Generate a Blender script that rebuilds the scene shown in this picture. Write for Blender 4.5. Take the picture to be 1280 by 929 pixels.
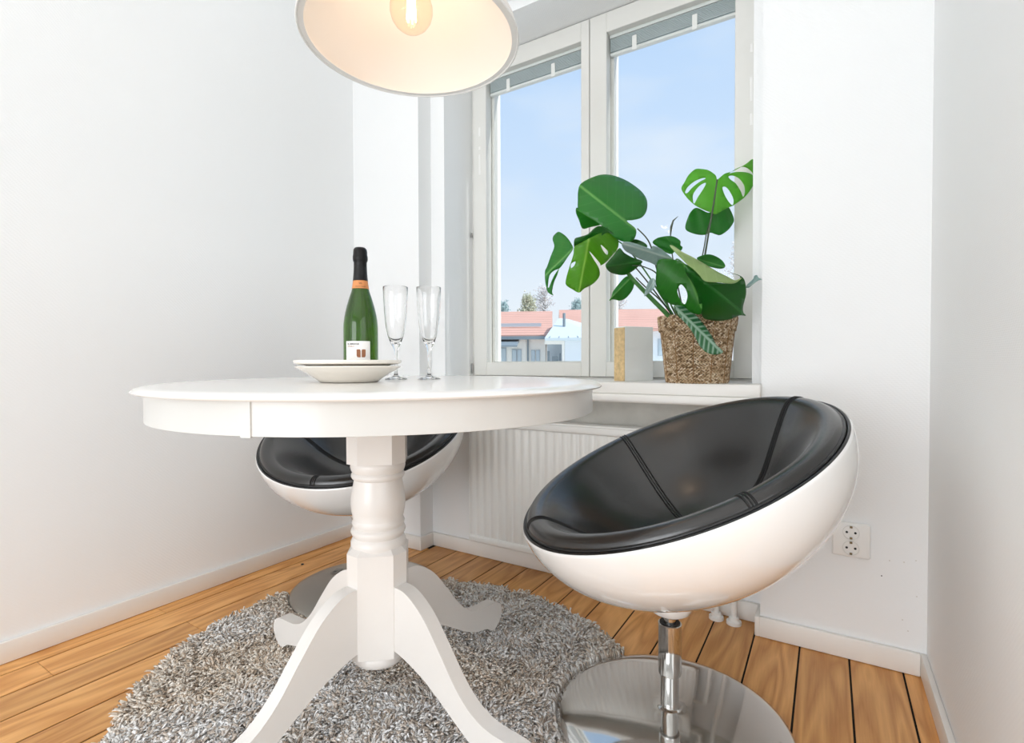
import bpy, bmesh, math, random
import numpy as np
from mathutils import Vector, Matrix, noise
from mathutils.geometry import delaunay_2d_cdt

scene = bpy.context.scene
for o in list(bpy.data.objects):
    bpy.data.objects.remove(o)
COL = scene.collection
PI = math.pi
random.seed(7)
RNG = np.random.default_rng(11)

# ------------------------------------------------------------------ camera
YAW, PITCH, ROLL, FPX, EYE = 0.553153, -0.018131, -0.002864, 640.0, 0.79
cam_data = bpy.data.cameras.new('camera')
cam_data.sensor_fit = 'HORIZONTAL'
cam_data.sensor_width = 36.0
cam_data.lens = 36.0 * FPX / 1280.0
cam_data.clip_start = 0.02
cam_data.clip_end = 500
cam = bpy.data.objects.new('camera', cam_data)
COL.objects.link(cam)
scene.camera = cam
F_ = Vector((-math.sin(YAW) * math.cos(PITCH), math.cos(YAW) * math.cos(PITCH), math.sin(PITCH)))
R0 = Vector((math.cos(YAW), math.sin(YAW), 0))
U0 = R0.cross(F_)
R_ = R0 * math.cos(ROLL) + U0 * math.sin(ROLL)
U_ = -R0 * math.sin(ROLL) + U0 * math.cos(ROLL)
M = Matrix((R_, U_, -F_)).transposed().to_4x4()
M.translation = Vector((0, 0, EYE))
cam.matrix_world = M


def at(px, py, Z):
    """world point seen at pixel (px, py), Z metres in front of the lens"""
    return Vector((0, 0, EYE)) + (F_ + R_ * ((px - 640) / FPX) + U_ * ((464.5 - py) / FPX)) * Z


def on_plane(px, py, axis, v):
    d = F_ + R_ * ((px - 640) / FPX) + U_ * ((464.5 - py) / FPX)
    o = Vector((0, 0, EYE))
    return o + d * ((v - o[axis]) / d[axis])


# ------------------------------------------------------------------ view, sky, lights
scene.view_settings.view_transform = 'Standard'
scene.view_settings.look = 'None'
scene.view_settings.gamma = 1.0
scene.view_settings.use_curve_mapping = False
scene.view_settings.exposure = 0.0
scene.cycles.max_bounces = 12
scene.cycles.diffuse_bounces = 6
scene.cycles.glossy_bounces = 6
scene.cycles.transmission_bounces = 10
scene.cycles.transparent_max_bounces = 16
scene.cycles.caustics_refractive = False
scene.cycles.caustics_reflective = False
scene.cycles.sample_clamp_indirect = 6.0
scene.cycles.use_denoising = True


def lin(c):
    return tuple((x / 12.92 if x <= 0.04045 else ((x + 0.055) / 1.055) ** 2.4) for x in [v / 255.0 for v in c])


world = bpy.data.worlds.new('sky')
scene.world = world
world.use_nodes = True
nt = world.node_tree
nt.nodes.clear()
w_out = nt.nodes.new('ShaderNodeOutputWorld')
w_bg = nt.nodes.new('ShaderNodeBackground')
w_tc = nt.nodes.new('ShaderNodeTexCoord')
w_sep = nt.nodes.new('ShaderNodeSeparateXYZ')
w_ramp = nt.nodes.new('ShaderNodeValToRGB')
w_noise = nt.nodes.new('ShaderNodeTexNoise')
w_map = nt.nodes.new('ShaderNodeMapping')
w_mix = nt.nodes.new('ShaderNodeMixRGB')
w_cr = nt.nodes.new('ShaderNodeValToRGB')
nt.links.new(w_tc.outputs['Generated'], w_sep.inputs[0])
nt.links.new(w_sep.outputs['Z'], w_ramp.inputs[0])
e = w_ramp.color_ramp.elements
e[0].position = 0.0
e[0].color = (*lin((243, 247, 252)), 1)
e[1].position = 0.62
e[1].color = (*lin((186, 216, 253)), 1)
m = e.new(0.16); m.color = (*lin((230, 240, 253)), 1)
m = e.new(0.34); m.color = (*lin((206, 227, 254)), 1)
w_map.inputs['Scale'].default_value = (1.5, 1.5, 5.0)
w_map.inputs['Rotation'].default_value = (0.3, 0.2, 0.4)
nt.links.new(w_tc.outputs['Generated'], w_map.inputs[0])
nt.links.new(w_map.outputs[0], w_noise.inputs['Vector'])
w_noise.inputs['Scale'].default_value = 1.6
w_noise.inputs['Detail'].default_value = 6
w_noise.inputs['Roughness'].default_value = 0.55
nt.links.new(w_noise.outputs['Fac'], w_cr.inputs[0])
w_cr.color_ramp.elements[0].position = 0.5
w_cr.color_ramp.elements[0].color = (0, 0, 0, 1)
w_cr.color_ramp.elements[1].position = 0.8
w_cr.color_ramp.elements[1].color = (0.55, 0.55, 0.55, 1)
nt.links.new(w_cr.outputs[0], w_mix.inputs[0])
nt.links.new(w_ramp.outputs[0], w_mix.inputs[1])
w_mix.inputs[2].default_value = (*lin((244, 247, 252)), 1)
nt.links.new(w_mix.outputs[0], w_bg.inputs[0])
w_bg.inputs[1].default_value = 1.02
nt.links.new(w_bg.outputs[0], w_out.inputs[0])


def add_light(name, kind, loc, energy, color=(1, 1, 1), rot=(0, 0, 0), **kw):
    d = bpy.data.lights.new(name, kind)
    d.energy = energy
    d.color = color
    for k, v in kw.items():
        setattr(d, k, v)
    o = bpy.data.objects.new(name, d)
    o.location = loc
    o.rotation_euler = rot
    COL.objects.link(o)
    return o


# sun to the right, slightly beyond the window plane: it grazes the left window reveal and the roofs outside
sun = add_light('sun', 'SUN', (6, 4, 20), 4.2, (1, 0.97, 0.93), angle=0.02)
SAZ, SEL = math.radians(14), math.radians(42)
sun.rotation_euler = Vector((-math.cos(SAZ) * math.cos(SEL), -math.sin(SAZ) * math.cos(SEL), -math.sin(SEL))).to_track_quat('-Z', 'Y').to_euler()
# unseen fill panels added to light the room: overhead, behind and right
add_light('ceiling_fill_light', 'AREA', (-0.5, -0.2, 2.48), 8, (0.93, 0.965, 1.0), (0, 0, 0), shape='RECTANGLE', size=2.5, size_y=2.8)
add_light('rear_fill_light', 'AREA', (-0.75, -3.1, 0.95), 64, (0.925, 0.955, 1.0), (PI / 2, 0, 0), shape='RECTANGLE', size=2.1, size_y=2.0)
add_light('side_fill_light', 'AREA', (2.6, -1.3, 1.3), 28, (0.925, 0.955, 1.0), (0, PI / 2, 0), shape='RECTANGLE', size=2.2, size_y=3.2)
LAMP_W = 0.85

# ------------------------------------------------------------------ helpers


def link(o, parent=None):
    COL.objects.link(o)
    if parent is not None:
        o.parent = parent
    return o


def mesh_obj(name, verts, faces, mat, parent=None, smooth=False, sharp=None):
    me = bpy.data.meshes.new(name)
    me.from_pydata([tuple(v) for v in verts], [], faces)
    me.update()
    o = bpy.data.objects.new(name, me)
    if mat is not None:
        me.materials.append(mat)
    if smooth:
        me.polygons.foreach_set('use_smooth', [True] * len(me.polygons))
        if sharp:
            me.set_sharp_from_angle(angle=math.radians(sharp))
    return link(o, parent)


def bm_obj(name, bm, mat, parent=None, smooth=False, sharp=None):
    bmesh.ops.recalc_face_normals(bm, faces=bm.faces)
    me = bpy.data.meshes.new(name)
    bm.to_mesh(me)
    bm.free()
    o = bpy.data.objects.new(name, me)
    me.materials.append(mat)
    if smooth:
        me.polygons.foreach_set('use_smooth', [True] * len(me.polygons))
        if sharp:
            me.set_sharp_from_angle(angle=math.radians(sharp))
    return link(o, parent)


def add_box(bm, lo, hi, bevel=0.0, segs=2):
    r = bmesh.ops.create_cube(bm, size=1)
    vs = r['verts']
    c = [(a + b) / 2 for a, b in zip(lo, hi)]
    s = [abs(b - a) for a, b in zip(lo, hi)]
    for v in vs:
        v.co = Vector((v.co.x * s[0] + c[0], v.co.y * s[1] + c[1], v.co.z * s[2] + c[2]))
    if bevel > 0:
        es = list({e for v in vs for e in v.link_edges})
        bmesh.ops.bevel(bm, geom=es, offset=bevel, segments=segs, affect='EDGES', profile=0.5)


def box(name, lo, hi, mat, parent=None, bevel=0.0, segs=2):
    bm = bmesh.new()
    add_box(bm, lo, hi, bevel, segs)
    return bm_obj(name, bm, mat, parent, smooth=bevel > 0, sharp=35 if bevel > 0 else None)


def add_lathe(bm, prof, segs=64, mtx=None, closed=False):
    """prof: (r, z) list, revolved about z. r == 0 ends become poles."""
    rings = []
    for r, z in prof:
        if r < 1e-6:
            rings.append([bm.verts.new((0, 0, z))])
        else:
            rings.append([bm.verts.new((r * math.cos(2 * PI * i / segs), r * math.sin(2 * PI * i / segs), z)) for i in range(segs)])
    pairs = list(zip(rings[:-1], rings[1:]))
    if closed:
        pairs.append((rings[-1], rings[0]))
    for A, B in pairs:
        for i in range(segs):
            j = (i + 1) % segs
            if len(A) == 1 and len(B) == 1:
                continue
            if len(A) == 1:
                bm.faces.new((A[0], B[i], B[j]))
            elif len(B) == 1:
                bm.faces.new((A[i], A[j], B[0]))
            else:
                bm.faces.new((A[i], A[j], B[j], B[i]))
    if mtx is not None:
        for ring in rings:
            for v in ring:
                v.co = mtx @ v.co


def lathe(name, prof, mat, parent=None, segs=64, mtx=None, closed=False, sharp=40):
    bm = bmesh.new()
    add_lathe(bm, prof, segs, mtx, closed)
    return bm_obj(name, bm, mat, parent, smooth=True, sharp=sharp)


def add_tube(bm, pts, rad, segs=8, cap=True, rads=None):
    pts = [Vector(p) for p in pts]
    n = len(pts)
    rads = rads or [rad] * n
    up = None
    rings = []
    for i, p in enumerate(pts):
        t = (pts[min(i + 1, n - 1)] - pts[max(i - 1, 0)])
        if t.length < 1e-9:
            t = Vector((0, 0, 1))
        t.normalize()
        if up is None:
            up = Vector((0, 0, 1)) if abs(t.z) < 0.9 else Vector((1, 0, 0))
        s = t.cross(up)
        if s.length < 1e-6:
            s = t.cross(Vector((0, 1, 0)))
        s.normalize()
        up = s.cross(t).normalized()
        rings.append([bm.verts.new(p + (s * math.cos(2 * PI * k / segs) + up * math.sin(2 * PI * k / segs)) * rads[i]) for k in range(segs)])
    for A, B in zip(rings[:-1], rings[1:]):
        for k in range(segs):
            j = (k + 1) % segs
            bm.faces.new((A[k], A[j], B[j], B[k]))
    if cap:
        bm.faces.new(rings[0][::-1])
        bm.faces.new(rings[-1])


def tube(name, pts, rad, mat, parent=None, segs=8, rads=None):
    bm = bmesh.new()
    add_tube(bm, pts, rad, segs, True, rads)
    return bm_obj(name, bm, mat, parent, smooth=True, sharp=50)


def add_prism(bm, poly, h0, h1, fn):
    """extrude a 2-D polygon; fn(u, v, h) -> Vector"""
    A = [bm.verts.new(fn(u, v, h0)) for u, v in poly]
    B = [bm.verts.new(fn(u, v, h1)) for u, v in poly]
    n = len(poly)
    fa = bm.faces.new(A)
    fb = bm.faces.new(B[::-1])
    for i in range(n):
        j = (i + 1) % n
        bm.faces.new((A[i], B[i], B[j], A[j]))
    return fa, fb


def smooth_line(pts, n=6, closed=False):
    """Catmull-Rom resampling"""
    P = [Vector((*p, 0)) if len(p) == 2 else Vector(p) for p in pts]
    out = []
    N = len(P)
    rng = range(N) if closed else range(N - 1)
    for i in rng:
        p0 = P[(i - 1) % N] if closed else P[max(i - 1, 0)]
        p1, p2 = P[i], P[(i + 1) % N]
        p3 = P[(i + 2) % N] if closed else P[min(i + 2, N - 1)]
        for k in range(n):
            t = k / n
            out.append(0.5 * (2 * p1 + (p2 - p0) * t + (2 * p0 - 5 * p1 + 4 * p2 - p3) * t * t + (3 * p1 - p0 - 3 * p2 + p3) * t ** 3))
    if not closed:
        out.append(P[-1])
    if len(pts[0]) == 2:
        return [(v.x, v.y) for v in out]
    return out


def thing(name, label, cat, loc=(0, 0, 0), rz=0.0, group=None):
    o = bpy.data.objects.new(name, None)
    o.empty_display_size = 0.05
    o.location = loc
    o.rotation_euler = (0, 0, rz)
    link(o)
    o['label'] = label
    o['category'] = cat
    if group:
        o['group'] = group
    return o


def tag(o, label, cat, group=None):
    o['label'] = label
    o['category'] = cat
    if group:
        o['group'] = group
    return o


def struct(o, label=None, cat=None):
    o['kind'] = 'structure'
    if label:
        o['label'] = label
    if cat:
        o['category'] = cat
    return o


# ------------------------------------------------------------------ materials


def mat(name, col, rough=0.5, metal=0.0, bump=None, var=None, coat=0.0, spec=0.5, trans=0.0, ior=1.45, aniso=None, sss=0.0):
    """Principled material; bump = (scale, strength[, detail]); var = (scale, amount) noise on colour"""
    m = bpy.data.materials.new(name)
    m.use_nodes = True
    t = m.node_tree
    b = t.nodes['Principled BSDF']
    c = (*lin(col), 1)
    b.inputs['Base Color'].default_value = c
    b.inputs['Roughness'].default_value = rough
    b.inputs['Metallic'].default_value = metal
    b.inputs['Coat Weight'].default_value = coat
    b.inputs['Coat Roughness'].default_value = 0.05
    b.inputs['Specular IOR Level'].default_value = spec
    b.inputs['Transmission Weight'].default_value = trans
    b.inputs['IOR'].default_value = ior
    tc = t.nodes.new('ShaderNodeTexCoord')
    if var:
        n = t.nodes.new('ShaderNodeTexNoise')
        n.inputs['Scale'].default_value = var[0]
        n.inputs['Detail'].default_value = 5
        t.links.new(tc.outputs['Object'], n.inputs['Vector'])
        mx = t.nodes.new('ShaderNodeMixRGB')
        mx.inputs[1].default_value = tuple(x * (1 - var[1]) for x in c[:3]) + (1,)
        mx.inputs[2].default_value = tuple(min(1, x * (1 + var[1])) for x in c[:3]) + (1,)
        t.links.new(n.outputs['Fac'], mx.inputs[0])
        t.links.new(mx.outputs[0], b.inputs['Base Color'])
    if bump:
        n = t.nodes.new('ShaderNodeTexNoise')
        n.inputs['Scale'].default_value = bump[0]
        n.inputs['Detail'].default_value = bump[2] if len(bump) > 2 else 3
        t.links.new(tc.outputs['Object'], n.inputs['Vector'])
        bp = t.nodes.new('ShaderNodeBump')
        bp.inputs['Strength'].default_value = bump[1]
        bp.inputs['Distance'].default_value = 0.002
        t.links.new(n.outputs['Fac'], bp.inputs['Height'])
        t.links.new(bp.outputs[0], b.inputs['Normal'])
    return m


def wall_mat(name, col):
    """matt wall paint over a fine woven wallpaper"""
    m = mat(name, col, 0.75, var=(3, 0.012))
    t = m.node_tree
    b = t.nodes['Principled BSDF']
    tc = t.nodes.new('ShaderNodeTexCoord')
    wz = t.nodes.new('ShaderNodeTexWave'); wz.bands_direction = 'Z'; wz.inputs['Scale'].default_value = 95; wz.inputs['Distortion'].default_value = 3.0
    wx = t.nodes.new('ShaderNodeTexWave'); wx.bands_direction = 'DIAGONAL'; wx.inputs['Scale'].default_value = 60; wx.inputs['Distortion'].default_value = 3.0
    ns = t.nodes.new('ShaderNodeTexNoise'); ns.inputs['Scale'].default_value = 9
    for n in (wz, wx, ns):
        t.links.new(tc.outputs['Object'], n.inputs['Vector'])
    ad = t.nodes.new('ShaderNodeMath'); ad.operation = 'ADD'
    t.links.new(wz.outputs['Fac'], ad.inputs[0]); t.links.new(wx.outputs['Fac'], ad.inputs[1])
    a2 = t.nodes.new('ShaderNodeMath'); a2.operation = 'ADD'
    t.links.new(ad.outputs[0], a2.inputs[0]); t.links.new(ns.outputs['Fac'], a2.inputs[1])
    bp = t.nodes.new('ShaderNodeBump'); bp.inputs['Strength'].default_value = 0.10; bp.inputs['Distance'].default_value = 0.0015
    t.links.new(a2.outputs[0], bp.inputs['Height']); t.links.new(bp.outputs[0], b.inputs['Normal'])
    return m


def oak_mat():
    m = bpy.data.materials.new('oak_plank')
    m.use_nodes = True
    t = m.node_tree
    b = t.nodes['Principled BSDF']
    N = t.nodes.new
    tc = N('ShaderNodeTexCoord')
    oi = N('ShaderNodeObjectInfo')
    # shift the grain per plank
    comb = N('ShaderNodeCombineXYZ')
    mul = N('ShaderNodeMath'); mul.operation = 'MULTIPLY'; mul.inputs[1].default_value = 37.0
    t.links.new(oi.outputs['Random'], mul.inputs[0])
    t.links.new(mul.outputs[0], comb.inputs[0]); t.links.new(mul.outputs[0], comb.inputs[1])
    add = N('ShaderNodeVectorMath'); add.operation = 'ADD'
    t.links.new(tc.outputs['Object'], add.inputs[0]); t.links.new(comb.outputs[0], add.inputs[1])
    mp = N('ShaderNodeMapping'); mp.inputs['Scale'].default_value = (9.0, 1.0, 9.0)
    t.links.new(add.outputs[0], mp.inputs[0])
    n1 = N('ShaderNodeTexNoise'); n1.inputs['Scale'].default_value = 1.35; n1.inputs['Detail'].default_value = 1.5; n1.inputs['Distortion'].default_value = 0.35
    t.links.new(mp.outputs[0], n1.inputs['Vector'])
    # contour lines of the noise give cathedral grain
    k = N('ShaderNodeMath'); k.operation = 'MULTIPLY'; k.inputs[1].default_value = 15.0
    t.links.new(n1.outputs['Fac'], k.inputs[0])
    fr = N('ShaderNodeMath'); fr.operation = 'PINGPONG'; fr.inputs[1].default_value = 1.0
    t.links.new(k.outputs[0], fr.inputs[0])
    mp2 = N('ShaderNodeMapping'); mp2.inputs['Scale'].default_value = (110.0, 5.0, 110.0)
    t.links.new(add.outputs[0], mp2.inputs[0])
    n2 = N('ShaderNodeTexNoise'); n2.inputs['Scale'].default_value = 2.0; n2.inputs['Detail'].default_value = 4
    t.links.new(mp2.outputs[0], n2.inputs['Vector'])
    mx = N('ShaderNodeMixRGB'); mx.inputs[0].default_value = 0.5
    t.links.new(fr.outputs[0], mx.inputs[1]); t.links.new(n2.outputs['Fac'], mx.inputs[2])
    rp = N('ShaderNodeValToRGB')
    rp.color_ramp.elements[0].position = 0.1; rp.color_ramp.elements[0].color = (*lin((196, 130, 64)), 1)
    rp.color_ramp.elements[1].position = 0.85; rp.color_ramp.elements[1].color = (*lin((242, 184, 114)), 1)
    t.links.new(mx.outputs[0], rp.inputs[0])
    # plank to plank tone
    hv = N('ShaderNodeHueSaturation')
    mr = N('ShaderNodeMapRange'); mr.inputs[3].default_value = 0.86; mr.inputs[4].default_value = 1.1
    t.links.new(oi.outputs['Random'], mr.inputs[0])
    t.links.new(mr.outputs[0], hv.inputs['Value'])
    t.links.new(rp.outputs[0], hv.inputs['Color'])
    t.links.new(hv.outputs[0], b.inputs['Base Color'])
    b.inputs['Roughness'].default_value = 0.38
    bp = N('ShaderNodeBump'); bp.inputs['Strength'].default_value = 0.12; bp.inputs['Distance'].default_value = 0.001
    t.links.new(n2.outputs['Fac'], bp.inputs['Height']); t.links.new(bp.outputs[0], b.inputs['Normal'])
    return m


def thin_glass(name, tint=(1, 1, 1), f0=0.02, rough=0.0):
    """clear sheet: straight-through transparency under a Schlick reflection"""
    m = bpy.data.materials.new(name)
    m.use_nodes = True
    t = m.node_tree
    t.nodes.clear()
    out = t.nodes.new('ShaderNodeOutputMaterial')
    tr = t.nodes.new('ShaderNodeBsdfTransparent'); tr.inputs[0].default_value = (*tint, 1)
    gl = t.nodes.new('ShaderNodeBsdfGlossy'); gl.inputs['Roughness'].default_value = rough
    lw = t.nodes.new('ShaderNodeLayerWeight'); lw.inputs[0].default_value = 0.5
    pw = t.nodes.new('ShaderNodeMath'); pw.operation = 'POWER'; pw.inputs[1].default_value = 5.0
    ma = t.nodes.new('ShaderNodeMath'); ma.operation = 'MULTIPLY_ADD'; ma.inputs[1].default_value = 1 - f0; ma.inputs[2].default_value = f0
    mx = t.nodes.new('ShaderNodeMixShader')
    t.links.new(lw.outputs['Facing'], pw.inputs[0]); t.links.new(pw.outputs[0], ma.inputs[0])
    t.links.new(ma.outputs[0], mx.inputs[0]); t.links.new(tr.outputs[0], mx.inputs[1]); t.links.new(gl.outputs[0], mx.inputs[2])
    t.links.new(mx.outputs[0], out.inputs[0])
    return m


def emit_mat(name, col, s):
    m = bpy.data.materials.new(name)
    m.use_nodes = True
    t = m.node_tree
    t.nodes.clear()
    out = t.nodes.new('ShaderNodeOutputMaterial')
    em = t.nodes.new('ShaderNodeEmission')
    em.inputs[0].default_value = (*col, 1)
    em.inputs[1].default_value = s
    t.links.new(em.outputs[0], out.inputs[0])
    return m


def attr_mat(name, attr, rough=0.8, spec=0.3):
    m = mat(name, (128, 128, 128), rough, spec=spec)
    t = m.node_tree
    a = t.nodes.new('ShaderNodeAttribute')
    a.attribute_name = attr
    t.links.new(a.outputs['Color'], t.nodes['Principled BSDF'].inputs['Base Color'])
    return m


WALL = wall_mat('wall_paint', (240, 241, 241))
CEIL = mat('ceiling_paint', (240, 240, 238), 0.8, bump=(40, 0.05))
TRIM = mat('trim_paint', (240, 237, 232), 0.4, bump=(25, 0.05), var=(6, 0.015))
FRAME = mat('window_frame_paint', (228, 227, 222), 0.35, bump=(30, 0.04), var=(8, 0.012))
GAP = mat('dark_joint', (24, 20, 17), 0.9)
OAK = oak_mat()
PLASTER = mat('bare_plaster', (214, 212, 205), 0.9, bump=(14, 0.6, 6), var=(14, 0.22))
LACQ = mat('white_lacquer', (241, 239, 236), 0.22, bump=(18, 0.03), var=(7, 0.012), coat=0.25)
LACQA = mat('apron_shaded_lacquer', (212, 211, 207), 0.3, bump=(18, 0.03), var=(7, 0.02), coat=0.15)  # same white as the top, apron shade put into a greyer colour
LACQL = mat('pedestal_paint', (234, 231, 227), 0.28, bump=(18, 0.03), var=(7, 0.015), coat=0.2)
SHELLW = mat('glossy_white_shell', (240, 239, 237), 0.16, coat=1.0)
LEATHER = mat('black_leather', (24, 22, 21), 0.25, bump=(160, 0.10, 4), var=(9, 0.25), spec=0.5, ior=1.65)
LEATHER.node_tree.nodes['Principled BSDF'].inputs['Sheen Weight'].default_value = 0.22
LEATHER.node_tree.nodes['Principled BSDF'].inputs['Sheen Roughness'].default_value = 0.35
LEATHER_P = mat('black_piping', (18, 18, 19), 0.33, spec=0.6)
THREAD = mat('black_stitching', (10, 10, 10), 0.6)
CHROME = mat('chrome', (205, 204, 202), 0.07, 1.0, bump=(2, 0.01))
CHROME_D = mat('dull_chrome', (176, 174, 168), 0.30, 1.0, bump=(3, 0.03))
BLACKPL = mat('black_plastic', (16, 16, 17), 0.4)
RADW = mat('radiator_enamel', (240, 240, 237), 0.32, coat=0.2)
PLASTW = mat('white_plastic', (242, 241, 238), 0.3)
DARK = mat('dark_hole', (30, 28, 26), 0.7)
BRASS = mat('contact_metal', (120, 105, 80), 0.35, 1.0)
STEEL = mat('steel_hinge', (150, 150, 148), 0.3, 1.0)
PORC = mat('porcelain', (240, 234, 224), 0.15, coat=0.6)
PANE = thin_glass('window_pane', (0.99, 0.997, 0.995), 0.005)
BLIND = mat('blind_slat_grey', (186, 196, 198), 0.4)
BLINDW = mat('blind_rail_white', (226, 228, 226), 0.4)
CLEARG = mat('clear_glass', (255, 255, 255), 0.0, trans=1.0, ior=1.45)

# ------------------------------------------------------------------ room shell
XL, XR, YB, H = -1.8476, 0.2148, 1.6207, 2.52
NXL, NXR = -1.456, -0.162          # niche sides
YS, JXL, JXR = 1.70, -1.383, -0.196  # second step of the window niche
YW = 1.89                          # inner face of the window
SILL, SOF1, SOF2 = 0.724, 2.185, 2.140
YF, XE = -3.2, 2.7

bm = bmesh.new()
add_box(bm, (XL - 0.02, -0.12, -0.10), (XE, 1.75, -0.0026))
floor = struct(bm_obj('floor', bm, GAP), 'oak ship-deck plank floor with black joints')
bm = bmesh.new()
add_box(bm, (XL - 0.02, YF, -0.09), (XE, -0.11, 0.0))
struct(bm_obj('floor_2', bm, mat('bounce_floor', (214, 212, 208), 0.5, var=(2, 0.03))), 'unseen floor behind the alcove, kept pale for neutral bounce light')  # out of view; made pale so oak bounce does not tint the walls
# planks: rows run away from the camera, 114 mm pitch
PITCHP, X0P = 0.1144, 0.053
rng = random.Random(5)
for k in range(-17, 24):
    xa, xb = X0P + k * PITCHP + 0.0022, X0P + (k + 1) * PITCHP - 0.0022
    xa, xb = max(xa, XL + 0.002), min(xb, XE)
    if xb - xa < 0.01:
        continue
    yend = 1.70
    if (xa + xb) / 2 < NXL or (xa + xb) / 2 > NXR:
        yend = YB + 0.03
    if xa > XR + 0.1:
        yend = 0.74
    cuts = {-17: [0.79], -16: [0.48], -15: [0.795]}.get(k)
    if cuts is None:
        cuts = [rng.uniform(-0.2, 1.4)] if k < 2 else []
    if xa < XR and k not in (-17, -16, -15):
        cuts = [c for c in cuts if c < 0.2 or c > 9] or [rng.uniform(-0.6, 0.2)]
    ys = sorted([-0.11] + [cuts[0] - 1.28 if cuts else -1.0] + cuts + [yend])
    ys = [y for y in ys if -0.11 <= y <= yend]
    for y0, y1 in zip(ys[:-1], ys[1:]):
        if y1 - y0 < 0.03:
            continue
        o = box('plank', (xa, y0 + 0.0004, -0.0025), (xb, y1 - 0.0004, 0.0), OAK, floor, bevel=0.0008, segs=1)

# walls
o = struct(box('wall_left', (XL - 0.15, YF, -0.05), (XL, YB + 0.35, H), WALL))
o = struct(box('wall_right', (XR, 0.75, -0.05), (XR + 0.12, YB + 0.35, H), WALL))
bm = bmesh.new()
T = YB + 0.35
add_box(bm, (XL, YB, -0.05), (NXL, T, H))                      # left pier
add_box(bm, (NXR, YB, -0.05), (XR, T, H))                      # right pier
add_box(bm, (NXL, YB, SOF1), (NXR, T, H))                      # lintel
add_box(bm, (NXL, YS, -0.05), (NXR, T, SILL - 0.036))          # wall under the window
add_box(bm, (NXL, YS, SILL - 0.036), (JXL, T, SOF1))           # inner jambs and soffit
add_box(bm, (JXR, YS, SILL - 0.036), (NXR, T, SOF1))
add_box(bm, (JXL, YS, SOF2), (JXR, T, SOF1))
struct(bm_obj('wall_back', bm, WALL))
struct(box('wall_front', (XL, YF - 0.12, -0.05), (XE, YF, H), WALL))
struct(box('wall_east', (XE, YF, -0.05), (XE + 0.12, 0.75, H), WALL))
struct(box('wall_north', (XR + 0.12, 0.75, -0.05), (XE + 0.12, 0.87, H), WALL))
struct(box('ceiling', (XL - 0.15, YF - 0.12, H), (XE + 0.12, T, H + 0.15), CEIL))
# bare plaster strip above the radiator
struct(box('trim_1', (NXL + 0.001, YS - 0.004, 0.52), (NXR - 0.001, YS, SILL - 0.036), PLASTER), 'bare grey plaster strip on the wall under the window sill')

# baseboards with a rounded top edge
BH, BT = 0.058, 0.013


def baseboard(name, segs_):
    bm = bmesh.new()
    for lo, hi in segs_:
        add_box(bm, lo, hi, 0.003, 2)
    return struct(bm_obj(name, bm, TRIM, smooth=True, sharp=35))


baseboard('baseboard_left', [((XL, YF, 0.001), (XL + BT, YB - 0.001, BH))])
baseboard('baseboard_right', [((XR - BT, 0.75, 0.001), (XR, YB - 0.001, BH))])
baseboard('baseboard_back', [((XL + BT, YB - BT, 0.001), (NXL + 0.001, YB, BH)), ((NXL, YB - BT, 0.001), (NXL + BT, YS - BT, BH)),
                             ((NXL + 0.001, YS - BT, 0.001), (NXR - 0.001, YS, BH)),
                             ((NXR - BT, YB - BT, 0.001), (NXR, YS - BT, BH)), ((NXR - 0.001, YB - BT, 0.001), (XR - BT, YB, BH))])

# window sill: upper board and a lower moulded board
bm = bmesh.new()
add_box(bm, (NXL, 1.585, SILL - 0.036), (NXR, YS + 0.001, SILL), 0.003)
add_box(bm, (JXL, YS, SILL - 0.036), (JXR, YW + 0.02, SILL), 0.0)
sill = struct(bm_obj('trim_2', bm, TRIM, smooth=True, sharp=35), 'white painted window sill board')
bm = bmesh.new()
add_box(bm, (NXL, 1.572, SILL - 0.064), (NXR, YS - 0.005, SILL - 0.0365), 0.008, 3)
struct(bm_obj('trim_3', bm, TRIM, smooth=True, sharp=35), 'white moulded board under the window sill')

# ------------------------------------------------------------------ window
win = struct(bpy.data.objects.new('window_1', None), 'white double casement window with raised blinds between the panes')
link(win)
WD = 0.115
bm = bmesh.new()
add_box(bm, (JXL, YW + 0.012, SILL), (JXL + 0.012, YW + WD, SOF2))
add_box(bm, (JXR - 0.012, YW + 0.012, SILL), (JXR, YW + WD, SOF2))
add_box(bm, (JXL, YW + 0.012, SOF2 - 0.012), (JXR, YW + WD, SOF2))
add_box(bm, (JXL, YW + 0.012, SILL - 0.02), (JXR, YW + WD, SILL + 0.006))
bm_obj('window_frame', bm, FRAME, win)


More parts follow.
